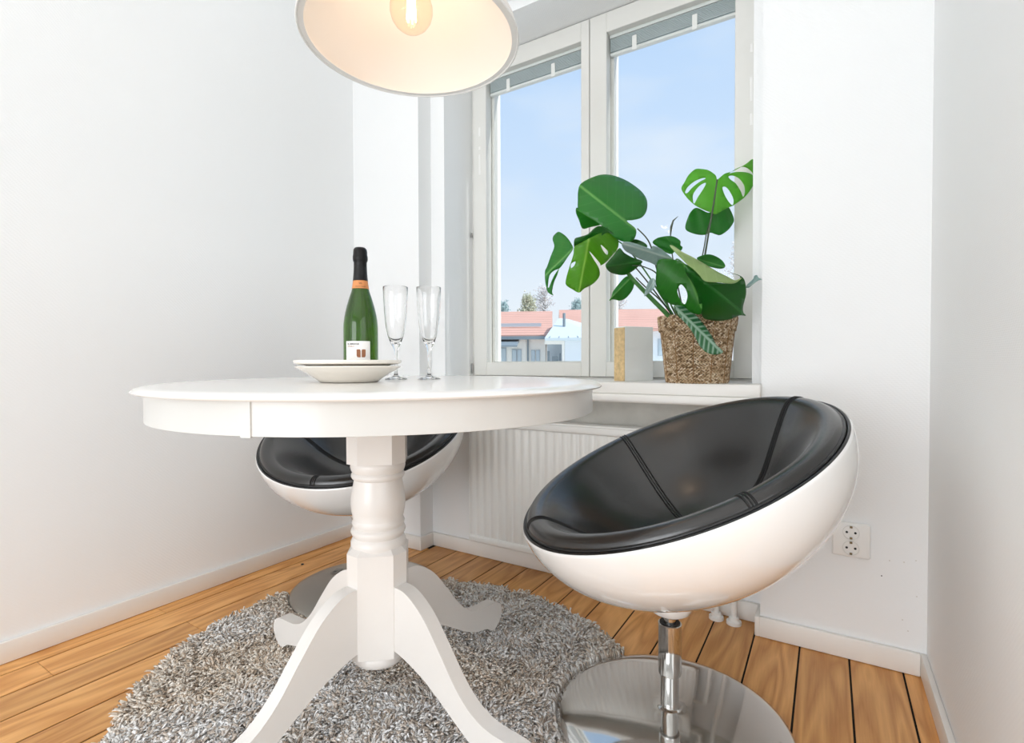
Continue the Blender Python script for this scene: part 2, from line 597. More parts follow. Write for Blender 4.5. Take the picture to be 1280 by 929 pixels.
def sash(xa, xb, ga, gb):
    """one casement: inner face outline xa..xb, glass opening ga..gb"""
    zb, zt = SILL + 0.008, SOF2 - 0.004
    gz0, gz1 = 0.790, 2.060
    s = bpy.data.objects.new('casement', None)
    link(s, win)
    bm = bmesh.new()
    y0, y1 = YW, YW + 0.045
    add_box(bm, (xa, y0, zb), (ga, y1, zt), 0.002, 1)
    add_box(bm, (gb, y0, zb), (xb, y1, zt), 0.002, 1)
    add_box(bm, (ga, y0, zb), (gb, y1, gz0), 0.002, 1)
    add_box(bm, (ga, y0, gz1), (gb, y1, zt), 0.002, 1)
    bm_obj('casement_frame', bm, FRAME, s, True, 35)
    bm = bmesh.new()   # outer sash, a little wider on its inner edges
    y0, y1 = YW + 0.05, YW + 0.10
    add_box(bm, (xa + 0.004, y0, zb), (ga + 0.012, y1, zt))
    add_box(bm, (gb - 0.004, y0, zb), (xb - 0.004, y1, zt))
    add_box(bm, (ga + 0.012, y0, zb), (gb - 0.004, y1, gz0 + 0.004))
    add_box(bm, (ga + 0.012, y0, gz1 - 0.004), (gb - 0.004, y1, zt))
    bm_obj('outer_frame', bm, FRAME, s)
    box('pane', (ga - 0.003, YW + 0.020, gz0 - 0.003), (gb + 0.003, YW + 0.024, gz1 + 0.003), PANE, s)
    box('pane', (ga + 0.008, YW + 0.074, gz0), (gb, YW + 0.078, gz1), PANE, s)
    # blind packed up between the panes
    bm = bmesh.new()
    for i in range(11):
        z = 2.044 - i * 0.0045
        add_box(bm, (ga + 0.004, YW + 0.030, z - 0.0016), (gb - 0.002, YW + 0.047, z + 0.0012))
    b = bm_obj('blind_slats', bm, BLIND, s)
    b['kind'] = 'stuff'
    box('head_rail', (ga + 0.002, YW + 0.028, 2.048), (gb - 0.001, YW + 0.049, 2.0595), BLINDW, s)
    box('bottom_rail', (ga + 0.004, YW + 0.029, 1.981), (gb - 0.002, YW + 0.048, 1.992), BLINDW, s, 0.002, 1)
    for f in (0.22, 0.70):
        x = ga + (gb - ga) * f
        box('blind_clip', (x - 0.009, YW + 0.0262, 1.976), (x + 0.009, YW + 0.0285, 2.03), PLASTW, s, 0.001, 1)
    return s


sl = sash(JXL + 0.013, -0.8075, -1.300, -0.842)
sr = sash(-0.8045, JXR - 0.013, -0.735, -0.276)
# little hardware: hinge pins and leftover draught-strip glue
for z0, z1 in ((0.74, 0.785), (1.355, 1.375)):
    tube('hinge_pin', [(JXL + 0.006, YW - 0.004, z0), (JXL + 0.006, YW - 0.004, z1)], 0.0035, STEEL, sl, 8)
for s_, x, zs in ((sl, -1.335, ((1.80, 1.84), (1.63, 1.72), (1.74, 1.755))), (sr, -0.225, ((1.82, 1.85), (1.66, 1.74), (1.58, 1.62)))):
    bm = bmesh.new()
    for z0, z1 in zs:
        add_box(bm, (x - 0.004, YW - 0.0012, z0), (x + 0.005, YW + 0.0004, z1), 0.0008, 1)
    bm_obj('glue_residue', bm, PLASTW, s_)

# ------------------------------------------------------------------ radiator
RX0, RX1, RY0, RY1, RZ0, RZ1 = -1.207, -0.33, 1.625, 1.685, 0.083, 0.572
rad = thing('radiator', 'white ribbed panel radiator on the wall below the window sill', 'radiator', ((RX0 + RX1) / 2, (RY0 + RY1) / 2, 0))
cx, cy = (RX0 + RX1) / 2, (RY0 + RY1) / 2
# fluted front panel
nf = int((RX1 - RX0) / 0.0333)
bm = bmesh.new()
prof = []
for i in range(nf):
    x0 = RX0 + (RX1 - RX0) * i / nf
    w = (RX1 - RX0) / nf
    for u, d in ((0, 0), (0.12, 0), (0.25, 0.006), (0.75, 0.006), (0.88, 0)):
        prof.append((x0 + w * u - cx, RY0 + 0.006 - d - cy))
prof.append((RX1 - cx, RY0 + 0.006 - cy))
zs = [(RZ0 + 0.025, 0.006), (RZ0 + 0.04, 0.0), (RZ1 - 0.045, 0.0), (RZ1 - 0.03, 0.006)]
rows = []
for z, flat in zs:
    rows.append([bm.verts.new((x, (RY0 + 0.006 - cy) if flat else y, z)) for x, y in prof])
for A, B in zip(rows[:-1], rows[1:]):
    for i in range(len(prof) - 1):
        bm.faces.new((A[i], A[i + 1], B[i + 1], B[i]))
bm_obj('front_panel', bm, RADW, rad, True, 60)
bm = bmesh.new()
add_box(bm, (RX0 - cx, RY0 + 0.0065 - cy, RZ0 + 0.01), (RX1 - cx, RY0 + 0.018 - cy, RZ1 - 0.012))
add_box(bm, (RX0 - cx, RY1 - 0.012 - cy, RZ0 + 0.01), (RX1 - cx, RY1 - cy, RZ1 - 0.012))
bm_obj('water_panel', bm, RADW, rad)
bm = bmesh.new()
add_box(bm, (RX0 - cx, RY0 - 0.002 - cy, RZ0), (RX1 - cx, RY0 + 0.016 - cy, RZ0 + 0.027), 0.007, 3)
bm_obj('bottom_rail', bm, RADW, rad, True, 40)
bm = bmesh.new()
add_box(bm, (RX0 - cx, RY0 - 0.001 - cy, RZ1 - 0.032), (RX1 - cx, RY0 + 0.014 - cy, RZ1 - 0.006), 0.006, 3)
bm_obj('top_rail', bm, RADW, rad, True, 40)
bm = bmesh.new()
for i in range(2):
    add_box(bm, (RX0 - cx, RY0 + 0.008 + i * 0.036 - cy, RZ1 - 0.010), (RX1 - cx, RY0 + 0.026 + i * 0.036 - cy, RZ1), 0.002, 1)
n = 30
for i in range(n):
    x = RX0 + (RX1 - RX0) * (i + 0.5) / n
    add_box(bm, (x - 0.004 - cx, RY0 + 0.025 - cy, RZ1 - 0.008), (x + 0.004 - cx, RY0 + 0.046 - cy, RZ1 - 0.003))
bm_obj('top_grille', bm, RADW, rad)
for x in (RX0 - 0.001, RX1 - 0.002):
    box('side_cover', (x - cx, RY0 + 0.003 - cy, RZ0 + 0.015), (x + 0.003 - cx, RY1 - cy, RZ1 - 0.006), RADW, rad, 0.001, 1)
for x in (RX0 + 0.16, RX1 - 0.16):
    box('wall_bracket', (x - cx - 0.015, RY1 - cy, 0.2), (x - cx + 0.015, YS - 0.004 - cy, 0.5), RADW, rad)
# riser pipes with collars at the floor
for px_, py_, up in ((-0.287, 1.655, 0.30), (-0.236, 1.650, 0.60)):
    p = tube('pipe', [(px_ - cx, py_ - cy, 0.001), (px_ - cx, py_ - cy, up)] + ([(px_ - cx - 0.03, py_ - cy, up + 0.008), (RX1 - cx, py_ - cy, up + 0.008)] if up < 0.4 else []), 0.0085, RADW, rad, 12)
    lathe('pipe_collar', [(0.0085, 0.022), (0.014, 0.021), (0.015, 0.012), (0.021, 0.009), (0.0215, 0.0), (0.0085, 0.0)], PLASTW, p, 24,
          Matrix.Translation((px_ - cx, py_ - cy, 0.0005)), closed=True)
# thermostat valve at the top right of the radiator
v = lathe('valve', [(0, 0), (0.014, 0), (0.016, 0.01), (0.016, 0.05), (0.012, 0.06), (0, 0.06)], PLASTW, rad, 20, Matrix.Translation((-0.287 - cx, 1.655 - cy, 0.585)))
tube('valve_stem', [(-0.287 - cx, 1.655 - cy, 0.585), (-0.287 - cx, 1.655 - cy, 0.540), (RX1 - cx, 1.655 - cy, 0.535)], 0.008, RADW, rad, 10)

# ------------------------------------------------------------------ wall socket
ox, oz = 0.0545, 0.3185
sock = thing('wall_socket', 'white square double wall socket low on the wall beside the right chair', 'socket', (ox, YB, oz))
bm = bmesh.new()
add_box(bm, (-0.0425, -0.012, -0.0455), (0.0425, 0.0, 0.0455), 0.005, 3)
bm_obj('cover_plate', bm, PLASTW, sock, True, 40)
RX90 = Matrix.Rotation(PI / 2, 4, 'X')
for dz in (0.0205, -0.0205):
    mt = Matrix.Translation((0, -0.0122, dz)) @ RX90
    r = lathe('outlet', [(0.0187, 0.0006), (0.0187, -0.0009), (0.0175, -0.0010), (0.0165, -0.008), (0, -0.008)][::-1], mat('outlet_grey', (222, 221, 217), 0.35), sock, 32, Matrix.Translation((0, -0.0132, dz)) @ Matrix.Rotation(-PI / 2, 4, 'X') @ Matrix.Scale(-1, 4, (0, 0, 1)))
    bm = bmesh.new()
    for dx in (-0.0095, 0.0095):
        add_lathe(bm, [(0, 0.0), (0.0029, 0.0), (0.0029, 0.0012), (0, 0.0012)], 12, Matrix.Translation((dx, -0.0126, dz)) @ RX90)
    bm_obj('pin_hole', bm, DARK, r)
    for s_ in (-1, 1):
        box('earth_clip', (-0.003, -0.0165, dz + s_ * 0.0145 - 0.0025), (0.003, -0.0128, dz + s_ * 0.0145 + 0.0025), BRASS, r, 0.0006, 1)

for px_, py_ in ((1112, 701), (1130, 703), (1145, 701), (1102, 720), (1163, 734), (1146, 746), (1128, 775), (1135, 789)):
    q = on_plane(px_, py_, 1, YB)
    lathe('nail_hole', [(0, -0.0004), (0.0014, -0.0004), (0.0016, 0.0), (0, 0.0)], DARK if px_ in (1102, 1163) else PLASTER, bpy.data.objects['wall_back'], 10, Matrix.Translation((q.x, YB - 0.0002, q.z)) @ RX90)

# ------------------------------------------------------------------ dining table
TX, TY, TZ = -0.8475, 0.8435, 0.749
PXo, PYo = -0.0145, -0.0235
tab = thing('dining_table', 'round white painted dining table on a turned pedestal with four curved legs', 'table', (TX, TY, 0))
RT, RA = 0.475, 0.4553
lathe('tabletop', [(0, TZ - 0.001), (0.2, TZ - 0.001), (RT - 0.03, TZ), (RT - 0.016, TZ - 0.001), (RT - 0.006, TZ - 0.004), (RT, TZ - 0.0085), (RT - 0.001, TZ - 0.0105), (RT - 0.005, TZ - 0.0122), (RT - 0.010, TZ - 0.0125), (RT - 0.05, TZ - 0.0125), (0, TZ - 0.0125)], LACQ, tab, 160, sharp=50)
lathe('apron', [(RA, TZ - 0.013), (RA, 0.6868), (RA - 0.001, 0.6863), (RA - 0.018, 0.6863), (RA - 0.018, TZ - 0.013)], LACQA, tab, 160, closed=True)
# thin cover block over the apron joint
d = on_plane(307.5, 520, 2, 0.70)
dirv = Vector((d.x, d.y, 0)).normalized()
c2 = Vector((TX, TY))
bq = dirv.x * TX + dirv.y * TY
disc = bq * bq - (TX * TX + TY * TY - RA * RA)
hit = Vector((dirv.x, dirv.y)) * (bq - math.sqrt(disc))
ang0 = math.atan2(hit.y - TY, hit.x - TX)
for nm, aa, wid in (('apron_block', ang0, 0.0085), ('apron_block', ang0 + PI, 0.0085)):
    bm = bmesh.new()
    hw = wid / RA
    poly = [(RA - 0.002, aa - hw), (RA + 0.0022, aa - hw + 0.001), (RA + 0.0022, aa + hw - 0.001), (RA - 0.002, aa + hw)]
    add_prism(bm, poly, 0.685, TZ - 0.013, lambda r, a, h: Vector((r * math.cos(a), r * math.sin(a), h)))
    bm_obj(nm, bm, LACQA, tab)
# pedestal
LEGANG = math.radians(175.0)


def octa(bm, m_, h_, z0, z1, cham=0.0):
    base = LEGANG + PI / 4
    pts = []
    for q in range(4):
        a = base + q * PI / 2
        n_ = Vector((math.cos(a), math.sin(a)))
        t_ = Vector((-n_.y, n_.x))
        for s_ in (-1, 1):
            p = n_ * m_ + t_ * h_ * s_
            pts.append((p.x + PXo, p.y + PYo))
    if cham:
        k = 0.8
        pts2 = [((x - PXo) * k + PXo, (y - PYo) * k + PYo) for x, y in pts]
        A = [bm.verts.new((x, y, z0)) for x, y in pts]
        B = [bm.verts.new((x, y, z1 - cham)) for x, y in pts]
        Cc = [bm.verts.new((x, y, z1)) for x, y in pts2]
        for P, Q in ((A, B), (B, Cc)):
            for i in range(8):
                j = (i + 1) % 8
                bm.faces.new((P[i], P[j], Q[j], Q[i]))
        bm.faces.new(A[::-1]); bm.faces.new(Cc)
    else:
        add_prism(bm, pts, z0, z1, lambda u, v, h: Vector((u, v, h)))


TP = Matrix.Translation((PXo, PYo, 0))
bm = bmesh.new()
octa(bm, 0.0625, 0.036, 0.570, TZ - 0.013)
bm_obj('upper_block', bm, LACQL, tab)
turn = [(0.045, 0.374), (0.058, 0.376), (0.0605, 0.384), (0.0605, 0.392), (0.057, 0.399), (0.054, 0.402), (0.058, 0.408), (0.0605, 0.415), (0.0580, 0.421), (0.0545, 0.424),
        (0.0565, 0.429), (0.0580, 0.434), (0.0555, 0.440), (0.0545, 0.443), (0.0585, 0.460), (0.0600, 0.475), (0.0590, 0.492), (0.0560, 0.510), (0.0535, 0.524), (0.0525, 0.530),
        (0.0565, 0.533), (0.0590, 0.538), (0.0580, 0.543), (0.0555, 0.546), (0.0585, 0.551), (0.0605, 0.559), (0.0595, 0.567), (0.0570, 0.571), (0.040, 0.571)]
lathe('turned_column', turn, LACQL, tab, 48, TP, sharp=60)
bm = bmesh.new()
octa(bm, 0.0635, 0.0375, 0.150, 0.386, 0.012)
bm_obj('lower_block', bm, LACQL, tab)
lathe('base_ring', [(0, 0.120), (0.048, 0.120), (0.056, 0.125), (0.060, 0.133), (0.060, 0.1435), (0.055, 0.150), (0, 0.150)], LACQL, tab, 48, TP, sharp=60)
leg_out = smooth_line([(0.058 + (u - 0.058) * 1.14, v) for u, v in [(0.058, 0.302), (0.075, 0.305), (0.105, 0.298), (0.145, 0.266), (0.185, 0.212), (0.225, 0.154), (0.262, 0.118), (0.298, 0.103), (0.335, 0.100), (0.362, 0.097), (0.380, 0.084),
                       (0.385, 0.068), (0.380, 0.046), (0.368, 0.030), (0.352, 0.020), (0.342, 0.024), (0.332, 0.034), (0.312, 0.041), (0.285, 0.048), (0.250, 0.066), (0.205, 0.098), (0.150, 0.135), (0.095, 0.159), (0.058, 0.168)]], 4)
for q in range(4):
    a = LEGANG + q * PI / 2
    ca, sa = math.cos(a), math.sin(a)
    bm = bmesh.new()
    fa, fb = add_prism(bm, leg_out, -0.0165, 0.0165, lambda u, v, h: Vector((u * ca - h * sa + PXo, u * sa + h * ca + PYo, v)))
    es = [e for f in (fa, fb) for e in f.edges]
    bmesh.ops.bevel(bm, geom=es, offset=0.0015, segments=1, affect='EDGES')
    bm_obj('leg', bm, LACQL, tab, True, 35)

# ------------------------------------------------------------------ swivel chairs
TILT, RIMZ, RS = 0.4117, 0.561, 0.35
SD, SE = 0.258, 1.13
ct, st = math.cos(TILT), math.sin(TILT)
# bowl frame: z axis = rim normal, x axis = uphill (backrest side)
BOWL = Matrix(((-ct, 0, st, 0), (0, -1, 0, 0), (st, 0, ct, RIMZ), (0, 0, 0, 1)))


def shell_pt(u, off=0.0):
    r, d = RS * math.sin(u) ** SE, SD * math.cos(u)
    return (max(r - off * math.sin(u), 0), -(d - off * math.cos(u)))


CUSH = [(0.3360, -0.012), (0.3370, -0.003), (0.3360, 0.009), (0.331, 0.0175), (0.323, 0.0225), (0.310, 0.0225), (0.296, 0.0165), (0.277, -0.001), (0.252, -0.028), (0.222, -0.062),
        (0.187, -0.100), (0.145, -0.133), (0.10, -0.154), (0.05, -0.165), (0, -0.168)]


def make_chair(label, loc, az, chrome):
    root = thing('swivel_tub_chair', label, 'chair', loc, az, 'swivel bowl chairs at the round table')
    us = [PI / 2 * i / 36 for i in range(37)]
    outer = [shell_pt(u) for u in us]
    outer[0] = (0, outer[0][1])
    rim = [(RS - 0.0005, 0.003), (RS - 0.003, 0.0055), (RS - 0.006, 0.004)]
    inner = [shell_pt(u, 0.009) for u in us[::-1]]
    inner[-1] = (0, inner[-1][1])
    sh = lathe('bowl_shell', outer + rim + inner, SHELLW, root, 128, BOWL, sharp=60)
    cu_prof = smooth_line([(r, z) for r, z in CUSH], 4)
    cu_prof[-1] = (0, cu_prof[-1][1])
    cu = lathe('seat_cushion', cu_prof, LEATHER, root, 128, BOWL, sharp=None)
    # piping between shell and cushion
    for nm, rr, zz, cr in (('piping', 0.3436, 0.0035, 0.0040), ('piping', 0.3366, 0.0065, 0.0036)):
        bm = bmesh.new()
        add_lathe(bm, [(rr + cr * math.cos(2 * PI * k / 8), zz + cr * math.sin(2 * PI * k / 8)) for k in range(8)], 128, BOWL, closed=True)
        bm_obj(nm, bm, LEATHER_P, cu, True)
    # four radial double-stitched seams
    for sa_ in (0, 90, 180, 270):
        bm = bmesh.new()
        for off, rad_, lift in ((-0.0062, 0.0020, 0.0002), (0.0062, 0.0020, 0.0002), (0.0, 0.0012, 0.0008)):
            pts = []
            for i, (r, z) in enumerate(cu_prof):
                if i % 2 or r < 0.02:
                    continue
                j0, j1 = max(i - 1, 0), min(i + 1, len(cu_prof) - 1)
                tr, tz = cu_prof[j1][0] - cu_prof[j0][0], cu_prof[j1][1] - cu_prof[j0][1]
                L = math.hypot(tr, tz)
                nr, nz = -tz / L, tr / L
                if nz < 0 and r < 0.30:
                    nr, nz = -nr, -nz
                if r >= 0.30 and nz < 0 and z > 0:
                    nr, nz = -nr, -nz
                w = off * min(1.0, r / 0.12)
                ang = math.radians(sa_) + w / max(r, 0.02)
                rr, zz = r + nr * lift, z + nz * lift
                pts.append(BOWL @ Vector((rr * math.cos(ang), rr * math.sin(ang), zz)))
            add_tube(bm, pts, rad_, 6)
        bm_obj('seam', bm, THREAD, cu, True)
    # pillar
    lathe('shell_boss', [(0.0, 0.262), (0.052, 0.285), (0.055, 0.275), (0.045, 0.250), (0.032, 0.241), (0.024, 0.238), (0, 0.238)], SHELLW, root, 40)
    lathe('gas_piston', [(0, 0.245), (0.0135, 0.245), (0.0135, 0.205), (0, 0.205)], chrome, root, 32)
    sl_ = lathe('upper_sleeve', [(0.0175, 0.2195), (0.0235, 0.2200), (0.0248, 0.2185), (0.0248, 0.112), (0.0238, 0.108), (0.019, 0.108), (0.019, 0.2195)], chrome, root, 48, closed=True)
    lathe('sleeve_ring', [(0.0138, 0.2215), (0.0215, 0.2215), (0.0215, 0.214), (0.0138, 0.214)], BLACKPL, sl_, 32, closed=True)
    lathe('lower_sleeve', [(0.0195, 0.115), (0.0195, 0.026), (0.023, 0.022), (0.024, 0.018), (0, 0.018)], chrome, root, 48)
    dome = [(0.0, 0.040), (0.022, 0.0395), (0.03, 0.037), (0.06, 0.0355), (0.10, 0.033), (0.15, 0.0285), (0.19, 0.023), (0.220, 0.0175), (0.238, 0.012), (0.2465, 0.0075), (0.2485, 0.0045), (0.2475, 0.002), (0.24, 0.001), (0, 0.001)]
    sp = smooth_line(dome[:9], 3) + dome[9:]
    sp[0] = (0, sp[0][1])
    base = lathe('base_plate', sp, chrome, root, 128, sharp=60)
    return root, base


ch1, b1 = make_chair('white glossy bowl chair with black leather seat in front of the radiator', (-0.2907, 1.1256, 0.0), math.radians(-143.7), CHROME)
ch2, b2 = make_chair('white bowl chair with black leather seat, half hidden behind the table', (-1.372, 1.242, 0.0), math.radians(-70.0), CHROME_D)
# worn sticker on the rear chair's base plate
pw = on_plane(421, 714, 2, 0.03)
lp = ch2.matrix_basis.inverted() @ pw
rr = math.hypot(lp.x, lp.y)
zb_ = 0.0375
bm = bmesh.new()
add_box(bm, (-0.022, -0.013, 0), (0.022, 0.013, 0.0006))
ms = Matrix.Translation((lp.x, lp.y, 0.0305)) @ Matrix.Rotation(math.atan2(lp.y, lp.x), 4, 'Z') @ Matrix.Rotation(0.07, 4, 'Y') @ Matrix.Rotation(math.radians(110), 4, 'Z')
bmesh.ops.transform(bm, matrix=ms, verts=bm.verts)
st_ = bm_obj('sticker', bm, mat('sticker_grey', (150, 146, 140), 0.5), b2)
bm = bmesh.new()
for i in range(3):
    add_box(bm, (0.000 + i * 0.006, -0.008, 0.0007), (0.004 + i * 0.006, 0.006 - 0.003 * (i % 2), 0.0012))
bmesh.ops.transform(bm, matrix=ms, verts=bm.verts)
bm_obj('print_mark', bm, mat('sticker_ink', (80, 74, 70), 0.6), b2)

# ------------------------------------------------------------------ shag rug
RUGM = attr_mat('shag_yarn', 'yarn', 0.85, 0.2)
outline = [(-1.21, 0.40), (-1.335, 0.50), (-1.425, 0.60), (-1.52, 0.74), (-1.555, 0.88), (-1.56, 1.02), (-1.545, 1.13), (-1.45, 1.26), (-1.30, 1.36), (-1.14, 1.42), (-0.97, 1.463), (-0.78, 1.459),
           (-0.60, 1.40), (-0.45, 1.31), (-0.35, 1.18), (-0.30, 1.0), (-0.30, 0.82), (-0.35, 0.62), (-0.47, 0.43), (-0.64, 0.30), (-0.84, 0.25), (-1.04, 0.28)]
sm = smooth_line(outline, 8, closed=True)
RC = (-0.92, 0.86)
rug = thing('shag_rug', 'grey and taupe shaggy round rug under the table', 'rug', (RC[0], RC[1], 0))
bm = bmesh.new()
add_prism(bm, [((x - RC[0]) * 0.985, (y - RC[1]) * 0.985) for x, y in sm], 0.0005, 0.004, lambda u, v, h: Vector((u, v, h)))
bm_obj('backing', bm, mat('rug_backing', (206, 200, 193), 0.9), rug)
poly = np.array(sm)


def inside(P, poly):
    x, y = P[:, 0], P[:, 1]
    r = np.zeros(len(P), bool)
    j = len(poly) - 1
    for i in range(len(poly)):
        xi, yi, xj, yj = *poly[i], *poly[j]
        c = ((yi > y) != (yj > y)) & (x < (xj - xi) * (y - yi) / (yj - yi + 1e-12) + xi)
        r ^= c
        j = i
    return r


NS = 62000
lo, hi = poly.min(0), poly.max(0)
P = RNG.uniform(lo, hi, (int(NS * 1.35), 2))
P = P[inside(P, poly)]
keep = np.ones(len(P), bool)
for cx_, cy_ in ((-0.2907, 1.1256), (-1.372, 1.242)):
    keep &= np.hypot(P[:, 0] - cx_, P[:, 1] - cy_) > 0.2505
P = P[keep]
n = len(P)


def lfn(P, s, seed):
    return np.array([noise.noise(Vector((p[0] * s + seed, p[1] * s - seed, seed))) for p in P])


a1 = lfn(P, 7.0, 3.1)
a2 = lfn(P, 3.0, 9.7)
a3 = lfn(P, 16.0, 5.5)
lean_ang = 2 * PI * a1 * 1.6 + RNG.normal(0, 1.0, n)
lean = np.clip(0.45 + 0.75 * RNG.random(n), 0, 1.1)
L = RNG.uniform(0.013, 0.025, n) * (1 + 0.15 * a2)
# keep yarn from swinging over the chair bases
dirs = np.stack([np.cos(lean_ang), np.sin(lean_ang)], 1)
for cx_, cy_ in ((-0.2907, 1.1256), (-1.372, 1.242)):
    v = P - np.array([cx_, cy_])
    dd = np.hypot(v[:, 0], v[:, 1])
    near = dd < 0.275
    L[near] *= 0.75
    out = v / dd[:, None]
    dirs[near] = 0.35 * dirs[near] + 0.65 * out[near]
w0 = RNG.uniform(0.0021, 0.0034, n)
tw = RNG.uniform(0, 2 * PI, n)
V = np.zeros((n, 10, 3))
side = [np.stack([np.cos(tw + 2 * PI * k / 3), np.sin(tw + 2 * PI * k / 3)], 1) for k in range(3)]
for ring, (h, b, ws) in enumerate(((0.0, 0.0, 0.8), (0.55, 0.25, 1.1), (0.92, 0.8, 1.1))):
    ctr = P + dirs * (L * lean * b)[:, None]
    z = 0.0035 + L * h * (1 - 0.25 * lean * b)
    for k in range(3):
        V[:, ring * 3 + k, :2] = ctr + side[k] * (w0 * ws)[:, None]
        V[:, ring * 3 + k, 2] = z + (0.0012 * (k - 1) if ring else 0)
V[:, 9, :2] = P + dirs * (L * lean * 1.02)[:, None]
V[:, 9, 2] = 0.0035 + L * 0.93 * (1 - 0.25 * lean)
V[:, :, 0] -= RC[0]
V[:, :, 1] -= RC[1]
tri = []
for r_ in range(2):
    for k in range(3):
        a_, b_ = r_ * 3 + k, r_ * 3 + (k + 1) % 3
        tri += [(a_, b_, b_ + 3), (a_, b_ + 3, a_ + 3)]
for k in range(3):
    tri.append((6 + k, 6 + (k + 1) % 3, 9))
tri = np.array(tri)
T_ = (tri[None] + (np.arange(n) * 10)[:, None, None]).reshape(-1, 3)
me = bpy.data.meshes.new('pile')
me.vertices.add(n * 10)
me.vertices.foreach_set('co', V.reshape(-1).astype(np.float32))
me.loops.add(len(T_) * 3)
me.loops.foreach_set('vertex_index', T_.reshape(-1).astype(np.int32))
me.polygons.add(len(T_))
me.polygons.foreach_set('loop_start', np.arange(0, len(T_) * 3, 3, dtype=np.int32))
me.polygons.foreach_set('loop_total', np.full(len(T_), 3, np.int32))
me.polygons.foreach_set('use_smooth', np.ones(len(T_), bool))
me.update(calc_edges=True)
yarns = np.array([lin((252, 252, 252)), lin((244, 243, 241)), lin((228, 217, 206)), lin((204, 192, 180)), lin((254, 254, 254)), lin((168, 158, 149))])
ci = RNG.choice(6, n, p=[0.24, 0.24, 0.21, 0.14, 0.10, 0.07])
warm = np.clip(0.5 + 2.2 * lfn(P, 3.6, 21.3), 0, 1)[:, None]
colr = yarns[ci] * (1 + 0.08 * a3[:, None]) * (1 - warm * np.array([[0.04, 0.11, 0.20]]))
va = np.ones((n, 10, 4), np.float32)
va[:, :, :3] = np.clip(colr, 0, 1)[:, None, :]
att = me.color_attributes.new('yarn', 'FLOAT_COLOR', 'POINT')
att.data.foreach_set('color', va.reshape(-1))
me.materials.append(RUGM)
po = bpy.data.objects.new('pile', me)
link(po, rug)
po['kind'] = 'stuff'

# ------------------------------------------------------------------ things on the table
pc = at(437, 470, 1.11)
plate_prof = [(0, 0.004), (0.055, 0.004), (0.066, 0.0065), (0.085, 0.0155), (0.108, 0.0245), (0.1105, 0.0262), (0.1095, 0.0285), (0.1065, 0.0282), (0.084, 0.0205), (0.066, 0.0115), (0.055, 0.0085), (0, 0.008)]
plate_low = [(0, 0.003), (0.054, 0.003), (0.056, 0.0), (0.062, 0.0), (0.068, 0.006), (0.088, 0.019), (0.108, 0.0305), (0.1105, 0.0325), (0.1095, 0.0345), (0.1065, 0.0342), (0.087, 0.0235), (0.066, 0.0105), (0.055, 0.0075), (0, 0.007)]
p1 = tag(lathe('plate', plate_low, PORC, None, 96, sharp=70), 'white deep plate, lower of the two stacked on the table', 'plate', 'two stacked white plates')
p1.location = (pc.x, pc.y, TZ)
up = [(r * (0.985 if r > 0.1 else 1), z + (0.0) ) for r, z in plate_prof]
flat_prof = [(0, 0.010), (0.064, 0.010), (0.072, 0.0135), (0.088, 0.0215), (0.104, 0.0240), (0.1100, 0.0252), (0.1120, 0.0285), (0.1112, 0.0325), (0.107, 0.0328), (0.086, 0.0285), (0.070, 0.0185), (0.062, 0.0145), (0, 0.014)]
p2 = tag(lathe('plate', [(r, z + 0.0015) for r, z in flat_prof], PORC, None, 96, sharp=70), 'white flat plate, upper of the two stacked on the table', 'plate', 'two stacked white plates')
p2.location = (pc.x - 0.002, pc.y, TZ + 0.0125)

# sparkling wine bottle
bc = at(451.5, 470, 1.285)
BX, BY = bc.x, bc.y
bot = thing('wine_bottle', 'green sparkling wine bottle with black foil top and white label behind the plates', 'bottle', (BX, BY, TZ - 0.001))
GREEN = mat('green_bottle_glass', (56, 100, 8), 0.02, trans=1.0, ior=1.42, coat=0.3)
BR = 0.0420
body = smooth_line([(BR, 0.012), (BR, 0.06), (BR, 0.115), (BR - 0.0004, 0.135), (BR - 0.003, 0.157), (BR - 0.008, 0.180), (0.0275, 0.203), (0.0208, 0.224), (0.0178, 0.243), (0.0160, 0.262), (0.0150, 0.280)], 5)
prof = [(0, 0.012), (0.015, 0.010), (0.030, 0.003), (0.036, 0.001), (0.040, 0.004)] + body + [(0.0148, 0.300), (0.0148, 0.310), (0, 0.310)]
lathe('bottle_glass', prof, GREEN, bot, 64, sharp=70)


def br(z):
    for (r0, z0), (r1, z1) in zip(body[:-1], body[1:]):
        if z0 <= z <= z1:
            return r0 + (r1 - r0) * (z - z0) / max(z1 - z0, 1e-9)
    return 0.015


foilz = [0.2455, 0.255, 0.265, 0.275, 0.285, 0.2925]
foil = [(br(z) + 0.0008, z) for z in foilz]
foil += [(0.0172, 0.2945), (0.0182, 0.299), (0.0180, 0.306), (0.0172, 0.311), (0.0170, 0.318), (0.0160, 0.324), (0.0125, 0.3285), (0.006, 0.3298), (0, 0.330)]
FOIL = mat('black_foil', (10, 8, 8), 0.28, bump=(120, 0.9, 4), spec=0.35)
fo = lathe('foil_cap', foil, FOIL, bot, 48, sharp=60)
for v in fo.data.vertices:
    if v.co.z > 0.296:
        k = 1 + 0.05 * noise.noise(v.co * 220)
        v.co.x *= k
        v.co.y *= k
lathe('neck_band', [(br(z) + 0.0006, z) for z in (0.2255, 0.229, 0.233, 0.237, 0.241, 0.2458)], mat('orange_paper', (212, 140, 84), 0.5), bot, 48)
# direction facing the camera
FA = math.atan2(-BY, -BX)


def wrap(name, pts_faces, mt, parent, rfun, off):
    """pts in (arc metres to the viewer's right, height); bent round the bottle"""
    pts, faces = pts_faces
    vs = []
    for s, z in pts:
        r = rfun(z) + off
        a = FA + s / r   # viewer's right = counter-clockwise seen from above when facing the camera
        vs.append((r * math.cos(a), r * math.sin(a), z))
    return mesh_obj(name, vs, faces, mt, parent)


